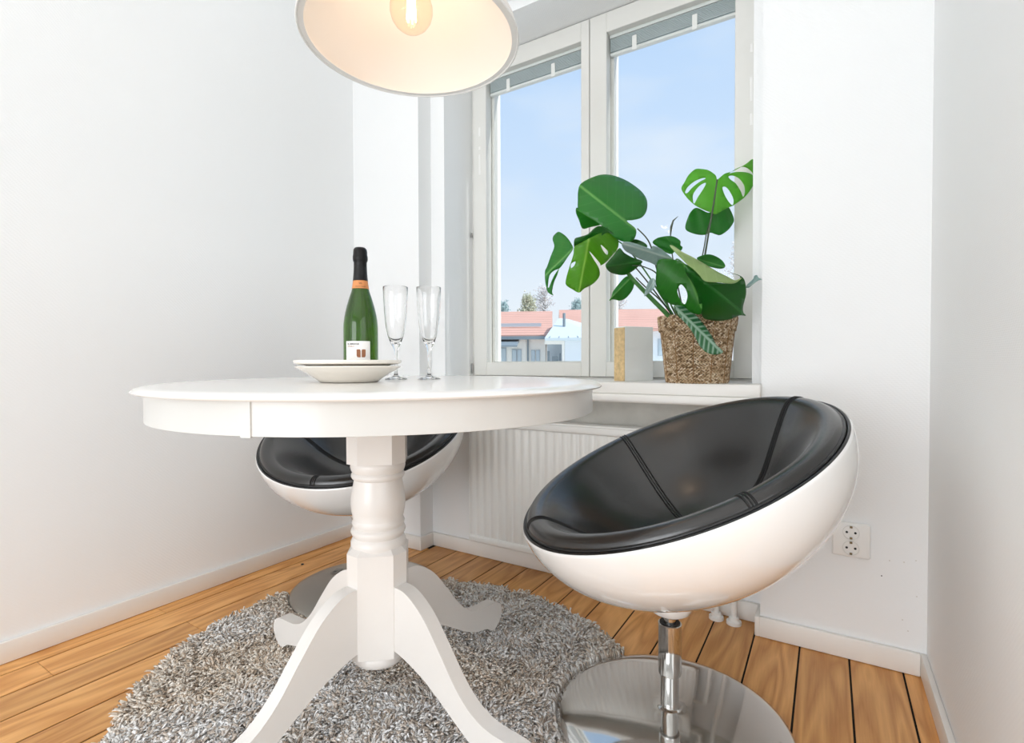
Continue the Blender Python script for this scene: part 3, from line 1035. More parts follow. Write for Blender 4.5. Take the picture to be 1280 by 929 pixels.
def grid(s0, s1, z0, z1, ns=14, nz=2):
    pts = [(s0 + (s1 - s0) * i / ns, z0 + (z1 - z0) * j / nz) for j in range(nz + 1) for i in range(ns + 1)]
    fs = [(j * (ns + 1) + i, j * (ns + 1) + i + 1, (j + 1) * (ns + 1) + i + 1, (j + 1) * (ns + 1) + i) for j in range(nz) for i in range(ns)]
    return pts, fs


LABEL = mat('label_paper', (238, 236, 232), 0.55)
LINK = mat('label_ink', (40, 36, 36), 0.6)
LBROWN = mat('label_copper', (150, 96, 62), 0.45)
RL = lambda z: BR
lab = wrap('front_label', grid(-0.0400, 0.0225, 0.022, 0.0945, 20, 2), LABEL, bot, RL, 0.0004)


def text_mesh(s, size, bold=0.0):
    cu = bpy.data.curves.new('lettering', 'FONT')
    cu.body = s
    cu.size = size
    cu.offset = bold
    cu.resolution_u = 3
    ob = bpy.data.objects.new('lettering', cu)
    COL.objects.link(ob)
    dg = bpy.context.evaluated_depsgraph_get()
    me = bpy.data.meshes.new_from_object(ob.evaluated_get(dg))
    pts = [(v.co.x, v.co.y) for v in me.vertices]
    fs = [tuple(p.vertices) for p in me.polygons]
    bpy.data.objects.remove(ob)
    bpy.data.curves.remove(cu)
    bpy.data.meshes.remove(me)
    return pts, fs


def put_text(s, width, s0, z0, mt, parent, rfun, off, bold=0.0, name='lettering'):
    pts, fs = text_mesh(s, 1.0, bold)
    x0, x1 = min(p[0] for p in pts), max(p[0] for p in pts)
    k = width / (x1 - x0)
    return wrap(name, ([((x - x0) * k + s0, y * k + z0) for x, y in pts], fs), mt, parent, rfun, off)


put_text('EL MIRACLE', 0.0300, -0.0345, 0.0855, LINK, lab, RL, 0.0007, 0.03)
put_text('120 BRUT', 0.0190, -0.0345, 0.0800, LBROWN, lab, RL, 0.0007, 0.01)
emb = []
for s0, s1, flip in ((-0.0105, -0.0010, 1), (0.0015, 0.0110, -1)):
    poly_ = [(s0, 0.074), (s0, 0.060), (s0 + 0.001, 0.0565), (s0 + 0.003, 0.055), (s1 - 0.001, 0.055), (s1, 0.056), (s1, 0.071), (s1 - 0.001, 0.0735), (s1 - 0.003, 0.0745)]
    if flip < 0:
        poly_ = [(s0 + s1 - x, y) for x, y in poly_][::-1]
    wrap('label_emblem', (poly_, [tuple(range(len(poly_)))]), LBROWN, lab, RL, 0.0007)
put_text('Vicente Gandia', 0.026, -0.0130, 0.2290, LINK, bot, br, 0.0009, 0.0)
put_text('VG', 0.0075, -0.0040, 0.2360, LINK, bot, br, 0.0009, 0.01)

# champagne flutes
FL = [(0, 0.002), (0.010, 0.0025), (0.0255, 0.0008), (0.0272, 0.0006), (0.0278, 0.0016), (0.024, 0.0032), (0.012, 0.0062), (0.0055, 0.0105), (0.0040, 0.020), (0.0036, 0.045), (0.0040, 0.066), (0.0062, 0.077),
      (0.0125, 0.089), (0.0195, 0.108), (0.0243, 0.132), (0.0272, 0.160), (0.0292, 0.195), (0.0304, 0.2265), (0.0300, 0.2278), (0.0295, 0.2265), (0.0282, 0.195), (0.0262, 0.160), (0.0232, 0.132), (0.0184, 0.108), (0.0112, 0.0925), (0.005, 0.0885), (0, 0.088)]
for px_, Z_, lab_ in ((495.0, 1.265, 'clear champagne flute standing right behind the plates, nearer to the bottle'), (536.5, 1.275, 'clear champagne flute farther from the bottle, on the window side of the other flute')):
    q = at(px_, 470, Z_)
    g = tag(lathe('champagne_flute', FL, CLEARG, None, 56, sharp=70), lab_, 'glass', 'champagne flutes on the table')
    g.location = (q.x, q.y, TZ - 0.001)

# ------------------------------------------------------------------ pendant lamp
LX, LY, LZ = -0.800, 0.871, 1.512
lamp = thing('pendant_lamp', 'white cone pendant lamp with a round filament bulb above the table', 'lamp', (LX, LY, LZ))
SR = 0.2385
SHADE = mat('shade_inner_cloth', (232, 226, 220), 0.6)
SHOUT = mat('shade_outer', (232, 231, 228), 0.35)
lathe('lamp_shade', [(SR, 0.0), (SR - 0.004, 0.022), (SR - 0.05, 0.088), (SR - 0.13, 0.165), (0.05, 0.205), (0.034, 0.215), (0.030, 0.212), (0.048, 0.200), (SR - 0.133, 0.160), (SR - 0.053, 0.084), (SR - 0.0065, 0.021), (SR - 0.0025, 0.0)], SHADE, lamp, 128, closed=True, sharp=60)
bm = bmesh.new()
add_lathe(bm, [(SR + 0.0005 + 0.0026 * math.cos(2 * PI * k / 8), 0.0035 * math.sin(2 * PI * k / 8)) for k in range(8)], 128, closed=True)
bm_obj('shade_rim', bm, SHOUT, lamp, True)
lathe('rim_lip', [(SR - 0.0005, 0.0008), (SR - 0.0005, -0.0008), (SR - 0.0135, -0.0008), (SR - 0.0135, 0.0008)], SHOUT, lamp, 128, closed=True)
lathe('lamp_holder', [(0, 0.218), (0.022, 0.218), (0.024, 0.21), (0.024, 0.165), (0.020, 0.160), (0, 0.160)], PLASTW, lamp, 32)
BZ = 0.066   # bulb centre above the rim plane
bulb = lathe('bulb', [(0, BZ - 0.0475), (0.012, BZ - 0.046), (0.024, BZ - 0.041), (0.035, BZ - 0.032), (0.0430, BZ - 0.020), (0.0472, BZ - 0.005), (0.0472, BZ + 0.008), (0.043, BZ + 0.024), (0.034, BZ + 0.044), (0.024, BZ + 0.062), (0.0165, BZ + 0.078), (0.0135, BZ + 0.094)],
             thin_glass('bulb_glass', (0.99, 0.93, 0.85), 0.03), lamp, 48)
lathe('bulb_cap', [(0.0135, BZ + 0.092), (0.0138, BZ + 0.120), (0, BZ + 0.120)], STEEL, bulb, 24)
FIL = emit_mat('filament_glow', (1.0, 0.80, 0.52), 16.0)
bm = bmesh.new()
for k in range(6):
    a = 2 * PI * k / 6
    add_tube(bm, [(0.010 * math.cos(a), 0.010 * math.sin(a), BZ - 0.022), (0.0065 * math.cos(a + 0.2), 0.0065 * math.sin(a + 0.2), BZ + 0.050)], 0.0017, 6)
bm_obj('filament', bm, FIL, bulb, True)
tube('filament_support', [(0, 0, BZ + 0.09), (0, 0, BZ - 0.02)], 0.0012, STEEL, bulb, 6)
tube('cord', [(0, 0, 0.217), (0, 0, H - LZ - 0.02)], 0.003, PLASTW, lamp, 8)
lathe('ceiling_cup', [(0.0, H - LZ - 0.035), (0.03, H - LZ - 0.03), (0.05, H - LZ - 0.012), (0.052, H - LZ - 0.0005), (0, H - LZ - 0.0005)], PLASTW, lamp, 32)
add_light('bulb_light', 'POINT', (LX, LY, LZ + BZ - 0.01), LAMP_W, (1.0, 0.84, 0.72), shadow_soft_size=0.02)

# ------------------------------------------------------------------ cork edged box on the sill
CORK = mat('cork', (224, 190, 142), 0.8, bump=(120, 0.7, 5), var=(85, 0.45))
BOXW = mat('glossy_white_board', (246, 248, 246), 0.12, coat=0.6)
P0 = on_plane(782, 478, 1, 1.69)
ang = math.radians(58)
bxo = thing('cork_box', 'upright pale box with a cork covered narrow side beside the plant on the sill', 'box', (P0.x, P0.y, SILL), ang)
bx_w, bx_d, bx_h = 0.125, 0.060, 0.186
box('box_body', (0, 0.004, 0.0), (bx_w, bx_d, bx_h + 0.002), BOXW, bxo, 0.0012, 1)
mesh = box('cork_side', (-0.004, 0.003, 0.0), (-0.0002, bx_d - 0.001, bx_h - 0.002), CORK, bxo, 0.001, 1)

# ------------------------------------------------------------------ potted monstera
pcen = on_plane(870.5, 470, 1, 1.678)
PX, PY = pcen.x, pcen.y
plant = thing('potted_monstera', 'potted monstera with large split leaves in a woven basket on the window sill', 'plant', (PX, PY, SILL))
PC = Vector((PX, PY, SILL))
WEAVE = attr_mat('seagrass', 'straw', 0.7, 0.3)
PH, PR0, PR1 = 0.206, 0.0900, 0.1115
bcore = lathe('basket', [(0, 0.001), (PR0 - 0.006, 0.001), (PR0 - 0.003, 0.004), (PR1 - 0.004, PH - 0.004), (PR1 - 0.010, PH - 0.003), (PR1 - 0.013, PH - 0.02), (PR0 - 0.012, 0.01), (0, 0.008)], mat('basket_core', (92, 70, 48), 0.9), plant, 64)
vv, ff, cc = [], [], []


def straw(c, t, nrm, hl, hw, col):
    """short twisted strand: a stretched octahedron-like bead, 8 sides x 3 rings"""
    s = t.cross(nrm).normalized()
    b = len(vv)
    for f, k in ((-1.0, 0.25), (-0.5, 0.92), (0.5, 0.92), (1.0, 0.25)):
        for q in range(5):
            a = 2 * PI * q / 5
            vv.append(tuple(c + t * (hl * f) + (s * math.cos(a) + nrm * math.sin(a) * 0.9) * (hw * k)))
            cc.append(col)
    for r_ in range(3):
        for q in range(5):
            j = (q + 1) % 5
            ff.append((b + r_ * 5 + q, b + r_ * 5 + j, b + (r_ + 1) * 5 + j, b + (r_ + 1) * 5 + q))
    ff.append(tuple(b + q for q in range(4, -1, -1)))
    ff.append(tuple(b + 15 + q for q in range(5)))


straws = [lin((206, 182, 150)), lin((186, 158, 124)), lin((158, 130, 98)), lin((224, 206, 180)), lin((126, 100, 72))]
rb = random.Random(3)
NR = 22
for i in range(NR):
    z = 0.005 + (PH - 0.008) * i / (NR - 1)
    R = PR0 + (PR1 - PR0) * z / PH
    if i >= NR - 5:
        R += 0.0055
    ns = int(2 * PI * R / 0.0098)
    for k in range(ns):
        for lane in (0, 1):
            a = 2 * PI * (k + 0.5 * lane + 0.25 * (i % 2)) / ns + rb.uniform(-0.006, 0.006)
            n_ = Vector((math.cos(a), math.sin(a), 0))
            tg = Vector((-math.sin(a), math.cos(a), 0))
            tt = (tg * 0.86 + Vector((0, 0, (0.5 if lane else -0.5)))).normalized()
            c = n_ * (R + 0.0010 * lane + rb.uniform(-0.0006, 0.0006)) + Vector((0, 0, z + (0.0021 if lane else -0.0021)))
            straw(c, tt, n_, 0.0066, 0.0025, straws[rb.choices(range(5), [4, 4, 3, 3, 1.4])[0]])
wv = mesh_obj('woven_strands', vv, ff, WEAVE, bcore, smooth=True)
wv['kind'] = 'stuff'
ca_ = wv.data.color_attributes.new('straw', 'FLOAT_COLOR', 'POINT')
ca_.data.foreach_set('color', np.array([(*c, 1) for c in cc], np.float32).reshape(-1))
STITCH = mat('stitch_cord', (150, 112, 70), 0.7)
for k in range(12):
    a = 2 * PI * k / 12 + 0.12
    pts = [(math.cos(a) * (PR0 + (PR1 - PR0) * z / PH + (0.0085 if z > PH * 0.80 else 0.0035)), math.sin(a) * (PR0 + (PR1 - PR0) * z / PH + (0.0085 if z > PH * 0.80 else 0.0035)), z) for z in [0.003 + (PH - 0.008) * j / 9 for j in range(10)]]
    tube('stitch', pts, 0.0012, STITCH, bcore, 5)
lathe('soil', [(0, PH - 0.028), (PR1 - 0.015, PH - 0.03), (PR1 - 0.0155, PH - 0.05), (0, PH - 0.05)], mat('potting_soil', (48, 36, 28), 0.95, bump=(60, 0.8, 5)), plant, 40)


def leaf_mat(name, top, vein, trans, rough=0.32, tr_w=0.35, stripes=0.0):
    m = bpy.data.materials.new(name)
    m.use_nodes = True
    t = m.node_tree
    N = t.nodes.new
    b = t.nodes['Principled BSDF']
    out = t.nodes['Material Output']
    uv = N('ShaderNodeUVMap')
    sp = N('ShaderNodeSeparateXYZ')
    t.links.new(uv.outputs[0], sp.inputs[0])
    ab = N('ShaderNodeMath'); ab.operation = 'ABSOLUTE'
    t.links.new(sp.outputs['Y'], ab.inputs[0])
    # midrib
    mr = N('ShaderNodeMapRange'); mr.inputs[1].default_value = 0.010; mr.inputs[2].default_value = 0.028; mr.inputs[3].default_value = 1.0; mr.inputs[4].default_value = 0.0
    t.links.new(ab.outputs[0], mr.inputs[0])
    # side veins run outwards and towards the tip
    sl_ = N('ShaderNodeMath'); sl_.operation = 'MULTIPLY_ADD'; sl_.inputs[1].default_value = -0.75
    t.links.new(ab.outputs[0], sl_.inputs[0]); t.links.new(sp.outputs['X'], sl_.inputs[2])
    fq = N('ShaderNodeMath'); fq.operation = 'MULTIPLY'; fq.inputs[1].default_value = 11.0 if stripes else 6.5
    t.links.new(sl_.outputs[0], fq.inputs[0])
    pp = N('ShaderNodeMath'); pp.operation = 'PINGPONG'; pp.inputs[1].default_value = 0.5
    t.links.new(fq.outputs[0], pp.inputs[0])
    m2 = N('ShaderNodeMapRange'); m2.inputs[1].default_value = 0.02; m2.inputs[2].default_value = 0.09 if not stripes else 0.30; m2.inputs[3].default_value = 0.16 if not stripes else stripes; m2.inputs[4].default_value = 0.0
    t.links.new(pp.outputs[0], m2.inputs[0])
    mxv = N('ShaderNodeMath'); mxv.operation = 'MAXIMUM'
    t.links.new(mr.outputs[0], mxv.inputs[0]); t.links.new(m2.outputs[0], mxv.inputs[1])
    tc = N('ShaderNodeTexCoord')
    ns = N('ShaderNodeTexNoise'); ns.inputs['Scale'].default_value = 22; ns.inputs['Detail'].default_value = 3
    t.links.new(tc.outputs['Object'], ns.inputs['Vector'])
    base = N('ShaderNodeMixRGB')
    c = lin(top)
    base.inputs[1].default_value = (*[x * 0.75 for x in c], 1); base.inputs[2].default_value = (*[min(1, x * 1.25) for x in c], 1)
    t.links.new(ns.outputs['Fac'], base.inputs[0])
    mx = N('ShaderNodeMixRGB')
    t.links.new(mxv.outputs[0], mx.inputs[0]); t.links.new(base.outputs[0], mx.inputs[1]); mx.inputs[2].default_value = (*lin(vein), 1)
    t.links.new(mx.outputs[0], b.inputs['Base Color'])
    b.inputs['Roughness'].default_value = rough
    b.inputs['Specular IOR Level'].default_value = 0.55
    bp = N('ShaderNodeBump'); bp.inputs['Strength'].default_value = 0.25; bp.inputs['Distance'].default_value = 0.002
    t.links.new(mxv.outputs[0], bp.inputs['Height']); t.links.new(bp.outputs[0], b.inputs['Normal'])
    tl = N('ShaderNodeBsdfTranslucent')
    mt_ = N('ShaderNodeMixRGB'); mt_.blend_type = 'MULTIPLY'; mt_.inputs[0].default_value = 0.0
    tl.inputs[0].default_value = (*lin(trans), 1)
    ms_ = N('ShaderNodeMixShader'); ms_.inputs[0].default_value = tr_w
    t.links.new(b.outputs[0], ms_.inputs[1]); t.links.new(tl.outputs[0], ms_.inputs[2])
    t.links.new(ms_.outputs[0], out.inputs[0])
    return m


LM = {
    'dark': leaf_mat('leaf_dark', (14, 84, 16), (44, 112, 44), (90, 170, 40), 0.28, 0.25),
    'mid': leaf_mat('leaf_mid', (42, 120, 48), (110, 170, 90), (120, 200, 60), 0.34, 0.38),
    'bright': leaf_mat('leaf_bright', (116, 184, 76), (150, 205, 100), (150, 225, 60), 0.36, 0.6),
    'sun': leaf_mat('leaf_sunlit', (86, 150, 36), (160, 200, 90), (160, 215, 50), 0.32, 0.5),  # yellow-green of light through the blade, put into the colour
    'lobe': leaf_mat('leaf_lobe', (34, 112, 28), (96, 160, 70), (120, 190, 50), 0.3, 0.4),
    'sky_sheen': leaf_mat('leaf_sky_sheen', (158, 186, 184), (196, 214, 210), (140, 190, 120), 0.15, 0.2),  # sky reflection painted into the blade colour
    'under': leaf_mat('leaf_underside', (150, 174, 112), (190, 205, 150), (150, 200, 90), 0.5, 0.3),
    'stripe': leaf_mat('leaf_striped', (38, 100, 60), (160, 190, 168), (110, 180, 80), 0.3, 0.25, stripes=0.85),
}
STEM = mat('leaf_stalk', (72, 124, 62), 0.4)
STEM_D = mat('leaf_stalk_dark', (74, 84, 66), 0.45)
for s_ in (STEM, STEM_D):
    pass


def pip(x, y, poly):
    r = False
    j = len(poly) - 1
    for i in range(len(poly)):
        xi, yi = poly[i]
        xj, yj = poly[j]
        if (yi > y) != (yj > y) and x < (xj - xi) * (y - yi) / (yj - yi) + xi:
            r = not r
        j = i
    return r


def leaf(outl, base, tip, Z, gx, gy, mkey, holes=(), bowl=0.0, fold=0.0, roll=0.0, label=None, sharp_pts=False, droop=0.0):
    """a leaf blade: outline about its own plane, tilted (gx, gy), bowled, folded on the midrib, 0.7 mm thick"""
    ol = smooth_line(outl, 4, closed=True) if not sharp_pts else list(outl)
    hl = [smooth_line(h, 4, closed=True) for h in holes]
    xs, ys = [p[0] for p in ol], [p[1] for p in ol]
    cxx, cyy = (min(xs) + max(xs)) / 2, (min(ys) + max(ys)) / 2
    pts, edges = [], []
    for loop in [ol] + hl:
        b = len(pts)
        pts += [Vector(p) for p in loop]
        edges += [(b + i, b + (i + 1) % len(loop)) for i in range(len(loop))]
    step = max(2.2, math.sqrt((max(xs) - min(xs)) * (max(ys) - min(ys))) / 14)
    y = min(ys) + step / 2
    while y < max(ys):
        x = min(xs) + step / 2
        while x < max(xs):
            if pip(x, y, ol) and not any(pip(x, y, h) for h in hl):
                pts.append(Vector((x, y)))
            x += step
        y += step
    r = delaunay_2d_cdt(pts, edges, [], 0, 1e-4)
    V2, F2 = r[0], r[2]
    keepf = []
    for f in F2:
        mxx, myy = sum(V2[i].x for i in f) / len(f), sum(V2[i].y for i in f) / len(f)
        if pip(mxx, myy, ol) and not any(pip(mxx, myy, h) for h in hl):
            keepf.append(tuple(f))
    ax = Vector((tip[0] - base[0], tip[1] - base[1]))
    Lr = ax.length
    ax.normalize()
    pr = Vector((-ax.y, ax.x))
    used = sorted({i for f in keepf for i in f})
    remap = {i: k for k, i in enumerate(used)}
    vs, uvs = [], []
    for i in used:
        q = V2[i]
        dx, dy = q.x - cxx, q.y - cyy
        d = Vector((q.x - base[0], q.y - base[1]))
        u, v_ = d.dot(ax) / Lr, d.dot(pr) / Lr
        z = Z + gx * dx + gy * dy + bowl * (dx * dx + dy * dy) + fold * abs(v_) * Lr + droop * u * u + 0.004 * math.sin(v_ * 9 + u * 5)
        vs.append(at(q.x, q.y, z) - PC)
        uvs.append((u, v_))
    o = mesh_obj('leaf', vs, [tuple(remap[i] for i in f) for f in keepf], LM[mkey], plant, smooth=True)
    uvl = o.data.uv_layers.new(name='UVMap')
    for lp_ in o.data.loops:
        uvl.data[lp_.index].uv = uvs[lp_.vertex_index]
    so = o.modifiers.new('thickness', 'SOLIDIFY')
    so.thickness = 0.0009
    so.offset = 0
    if label:
        o['label'] = label
    return o


def Zc(pts, s, ox_, oy_):
    return [(ox_ + x / s, oy_ + y / s) for x, y in pts]


z4 = lambda p: Zc(p, 5.16, 675, 200)
z5 = lambda p: Zc(p, 5.463, 770, 280)
z6 = lambda p: Zc(p, 6.19, 830, 190)
# big heart-shaped leaf, upper left
leaf(z4([(620, 450), (560, 395), (600, 388), (655, 372), (686, 330), (690, 265), (660, 210), (600, 160), (540, 125), (470, 100), (395, 95), (320, 120), (262, 155), (246, 200), (244, 260), (248, 320), (300, 358), (360, 395), (420, 445), (480, 500), (540, 528), (600, 520)]),
     (790, 283), (723, 231), 1.50, 0.0008, -0.0012, 'mid', bowl=0.000012, fold=0.0010)
# leaf behind it
leaf(z4([(236, 308), (232, 340), (252, 390), (275, 443), (330, 432), (385, 420), (400, 400), (330, 360), (270, 325)]), (752, 281), (721, 262), 1.58, 0.0006, 0.0, 'mid')
# split leaf hanging below, coloured as lit through, with its dark folded top
leaf(z4([(222, 560), (215, 610), (190, 690), (170, 760), (168, 805), (210, 835), (252, 856), (285, 830), (340, 800), (382, 752), (380, 700), (345, 640), (318, 592), (330, 600), (385, 665), (392, 680), (430, 655), (470, 610), (502, 570), (505, 510), (480, 480), (400, 470), (330, 500), (270, 530)]),
     (735, 304), (724, 365), 1.49, 0.0004, 0.0010, 'sun', holes=[z4([(390, 545), (415, 565), (438, 590), (434, 612), (410, 590)]), z4([(202, 670), (228, 655), (222, 680), (200, 698)])], fold=0.0012)
leaf(z4([(222, 512), (260, 495), (310, 478), (350, 440), (385, 425), (430, 440), (470, 470), (478, 486), (430, 470), (380, 500), (330, 520), (270, 540), (225, 575)]), (766, 293), (718, 302), 1.475, 0.0003, 0.0016, 'dark', fold=0.001)
leaf(z4([(430, 665), (468, 620), (500, 575), (502, 560), (488, 600), (470, 640), (445, 662)]), (770, 310), (759, 328), 1.485, 0, 0, 'under')
# folded leaf at far left
leaf(z4([(212, 575), (205, 545), (175, 500), (140, 472), (115, 465), (88, 490), (82, 515), (92, 560), (70, 620), (45, 690), (32, 720), (34, 790), (48, 830), (60, 750), (90, 715), (125, 700), (150, 670), (180, 625)]), (716, 311), (681, 345), 1.54, -0.0012, -0.0004, 'mid', fold=0.001)
leaf(z4([(122, 702), (95, 740), (75, 780), (55, 825), (40, 800), (48, 850), (86, 874), (78, 850), (90, 790), (112, 740)]), (699, 336), (691, 368), 1.53, 0.0008, 0, 'mid')
# mid green leaf under the big one
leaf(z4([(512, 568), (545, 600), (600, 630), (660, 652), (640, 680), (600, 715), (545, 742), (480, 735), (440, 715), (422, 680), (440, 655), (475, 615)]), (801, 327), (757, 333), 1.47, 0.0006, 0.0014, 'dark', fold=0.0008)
# small hanging leaf
leaf(z4([(550, 755), (600, 752), (608, 790), (595, 840), (555, 890), (515, 907), (470, 900), (447, 908), (462, 880), (470, 850), (500, 810)]), (790, 346), (762, 374), 1.55, 0.0004, 0.0006, 'mid', fold=0.0014)
# glossy leaf in the middle, sky sheen in its colour
leaf(z5([(38, 140), (60, 122), (110, 128), (180, 150), (240, 170), (250, 150), (300, 165), (350, 205), (385, 240), (330, 243), (290, 250), (275, 280), (230, 262), (160, 238), (100, 205), (60, 180)]), (835, 322), (777, 304), 1.46, -0.0004, 0.0032, 'sky_sheen', fold=0.0006)
# small dark leaves in the middle
leaf(z5([(250, 128), (275, 100), (330, 85), (390, 85), (438, 115), (440, 145), (455, 160), (440, 185), (410, 178), (380, 205), (330, 190), (290, 160)]), (838, 303), (848, 315), 1.60, 0.0005, 0.0005, 'mid')
leaf(z5([(90, 120), (130, 105), (180, 120), (212, 145), (205, 160), (150, 140)]), (786, 302), (808, 308), 1.56, 0, 0.001, 'dark')
leaf(z5([(552, 238), (590, 215), (640, 208), (690, 225), (730, 255), (746, 290), (720, 306), (670, 300), (610, 280)]), (873, 324), (906, 334), 1.55, 0.0004, 0.0012, 'mid')
# small pale leaf among the stalks
leaf(z5([(195, 495), (200, 455), (225, 390), (255, 370), (275, 400), (265, 430), (240, 460)]), (818, 350), (806, 370), 1.50, 0.0004, 0.0004, 'sky_sheen')
# top split leaf lit by the sky and the leaf behind it
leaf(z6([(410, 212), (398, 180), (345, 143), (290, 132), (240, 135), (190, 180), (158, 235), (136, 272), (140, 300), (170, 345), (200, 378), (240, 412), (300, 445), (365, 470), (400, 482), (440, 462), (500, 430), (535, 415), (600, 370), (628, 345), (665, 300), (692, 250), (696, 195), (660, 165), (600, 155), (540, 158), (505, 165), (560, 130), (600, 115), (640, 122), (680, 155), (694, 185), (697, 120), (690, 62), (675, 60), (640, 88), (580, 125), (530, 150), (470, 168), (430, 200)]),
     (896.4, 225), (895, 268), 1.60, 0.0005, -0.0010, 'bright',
     holes=[z6([(163, 312), (185, 270), (240, 225), (300, 202), (322, 206), (270, 235), (215, 280), (180, 318)]), z6([(232, 400), (222, 350), (235, 310), (275, 262), (318, 238), (322, 252), (295, 300), (262, 350)]),
            z6([(452, 276), (480, 272), (515, 315), (538, 370), (530, 412), (500, 385), (470, 335)]), z6([(498, 192), (530, 182), (580, 205), (618, 255), (626, 310), (612, 348), (590, 300), (555, 245), (515, 215)])], bowl=0.000015)
leaf(z6([(340, 470), (255, 432), (210, 460), (180, 520), (164, 580), (180, 612), (250, 638), (315, 642), (360, 625), (400, 638), (440, 642), (500, 600), (535, 550), (540, 515), (515, 450), (490, 425), (430, 440), (380, 450)]), (892, 265), (884, 293), 1.66, 0.0002, 0.0006, 'mid')
# large dark leaf at the front: left lobe, right lobe, curled pale edge
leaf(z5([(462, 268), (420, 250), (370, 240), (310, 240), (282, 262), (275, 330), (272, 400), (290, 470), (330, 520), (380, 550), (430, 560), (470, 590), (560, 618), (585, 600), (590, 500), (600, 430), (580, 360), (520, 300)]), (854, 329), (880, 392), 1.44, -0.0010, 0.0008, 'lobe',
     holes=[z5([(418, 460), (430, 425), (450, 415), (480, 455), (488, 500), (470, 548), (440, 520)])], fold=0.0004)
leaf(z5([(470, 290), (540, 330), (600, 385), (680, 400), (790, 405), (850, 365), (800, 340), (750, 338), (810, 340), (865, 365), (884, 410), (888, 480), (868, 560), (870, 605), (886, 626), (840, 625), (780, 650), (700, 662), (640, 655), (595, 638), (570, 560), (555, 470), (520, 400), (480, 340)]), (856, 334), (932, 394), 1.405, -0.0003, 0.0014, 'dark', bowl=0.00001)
leaf(z5([(368, 146), (400, 155), (450, 190), (520, 225), (600, 270), (690, 325), (760, 360), (812, 385), (858, 368), (830, 395), (790, 408), (700, 400), (610, 392), (570, 350), (530, 310), (490, 280), (450, 240), (400, 190)]), (838, 308), (926, 348), 1.39, 0.0003, -0.0018, 'under')
# long striped leaf hanging over the basket
leaf(z5([(395, 562), (440, 558), (500, 580), (560, 640), (610, 700), (650, 760), (685, 825), (730, 868), (716, 886), (660, 892), (610, 872), (570, 830), (535, 760), (490, 695), (440, 640)]), (843, 383), (903, 441), 1.425, 0.0002, -0.0012, 'stripe', fold=0.0008)
# small leaf at the right
leaf(z5([(888, 432), (900, 410), (935, 378), (945, 355), (962, 350), (975, 368), (1000, 382), (975, 385), (940, 410), (905, 436)]), (932, 359), (953, 349), 1.50, 0.0002, 0.0006, 'sky_sheen')
leaf(z5([(480, 545), (500, 480), (525, 470), (545, 490), (580, 520), (592, 600), (560, 612), (510, 590)]), (860, 385), (872, 370), 1.47, 0, 0.0006, 'dark')

mouth = PC + Vector((0, 0, PH - 0.03))


def stalk(px_pts, Zs, r0, r1, mt=STEM):
    """stalk through image-plane stations at their own depths, rooted in the soil"""
    P_ = [at(x, y, z) - PC for (x, y), z in zip(px_pts, Zs)]
    root = Vector((max(-0.06, min(0.06, P_[0].x * 0.6)), max(-0.05, min(0.05, P_[0].y * 0.6)), PH - 0.032))
    pts = smooth_line([root] + P_, 6)
    n_ = len(pts)
    return tube('stalk', pts, r0, mt, plant, 8, [r0 + (r1 - r0) * i / (n_ - 1) for i in range(n_)])


stalk([(834, 393), (812, 371), (790, 348), (783, 338)], [1.56, 1.55, 1.54, 1.53], 0.0080, 0.0055)
stalk([(838, 391), (826, 376), (806, 358), (795, 347)], [1.58, 1.57, 1.55, 1.55], 0.0028, 0.0018, STEM_D)
stalk([(836, 385), (822, 340), (812, 304), (797, 286)], [1.58, 1.57, 1.54, 1.50], 0.0032, 0.0018, STEM_D)
stalk([(840, 384), (824, 346), (806, 334), (790, 332)], [1.56, 1.54, 1.50, 1.47], 0.0026, 0.0016, STEM_D)
stalk([(846, 385), (846, 350), (845, 325), (855, 330)], [1.55, 1.53, 1.50, 1.45], 0.0036, 0.0022)
stalk([(872, 386), (878, 340), (886, 290), (892, 255), (896.4, 225)], [1.60, 1.59, 1.555, 1.555, 1.588], 0.0034, 0.0024, STEM_D)
stalk([(868, 386), (874, 340), (880, 310), (884, 288), (892, 266)], [1.63, 1.64, 1.65, 1.655, 1.655], 0.0026, 0.0016, STEM_D)
stalk([(852, 380), (842, 330), (838, 296)], [1.62, 1.62, 1.61], 0.0028, 0.0016, STEM_D)
tube('leaf_bud', [at(838, 296, 1.61) - PC, at(839, 284, 1.61) - PC, at(841.5, 276, 1.608) - PC, at(847.5, 270.5, 1.605) - PC], 0.002, STEM_D, plant, 8, [0.0016, 0.0038, 0.0026, 0.0006])
stalk([(880, 384), (905, 372), (925, 364), (933, 359)], [1.54, 1.52, 1.505, 1.50], 0.0024, 0.0014)
stalk([(838, 388), (800, 330), (770, 300), (738, 302)], [1.57, 1.56, 1.52, 1.50], 0.0030, 0.0016)
stalk([(836, 388), (790, 330), (750, 305), (718, 310)], [1.59, 1.60, 1.58, 1.545], 0.0028, 0.0014, STEM_D)
stalk([(846, 392), (844, 386), (843, 383)], [1.50, 1.46, 1.43], 0.0028, 0.0020)
stalk([(842, 386), (822, 356), (818, 350)], [1.53, 1.51, 1.50], 0.0020, 0.0014)
stalk([(866, 388), (880, 350), (876, 328)], [1.58, 1.57, 1.555], 0.0022, 0.0014)
stalk([(868, 390), (862, 388)], [1.50, 1.475], 0.0022, 0.0016)

# ------------------------------------------------------------------ tiny dark plug on the floor by the left wall
o = lathe('floor_plug', [(0, 0.004), (0.004, 0.0038), (0.0055, 0.002), (0.0055, 0.0002), (0, 0.0002)], BLACKPL, None, 16)
tag(o, 'tiny black plug on the floor between the rear chair and the left wall', 'plug')
o.location = (-1.745, 1.261, 0)

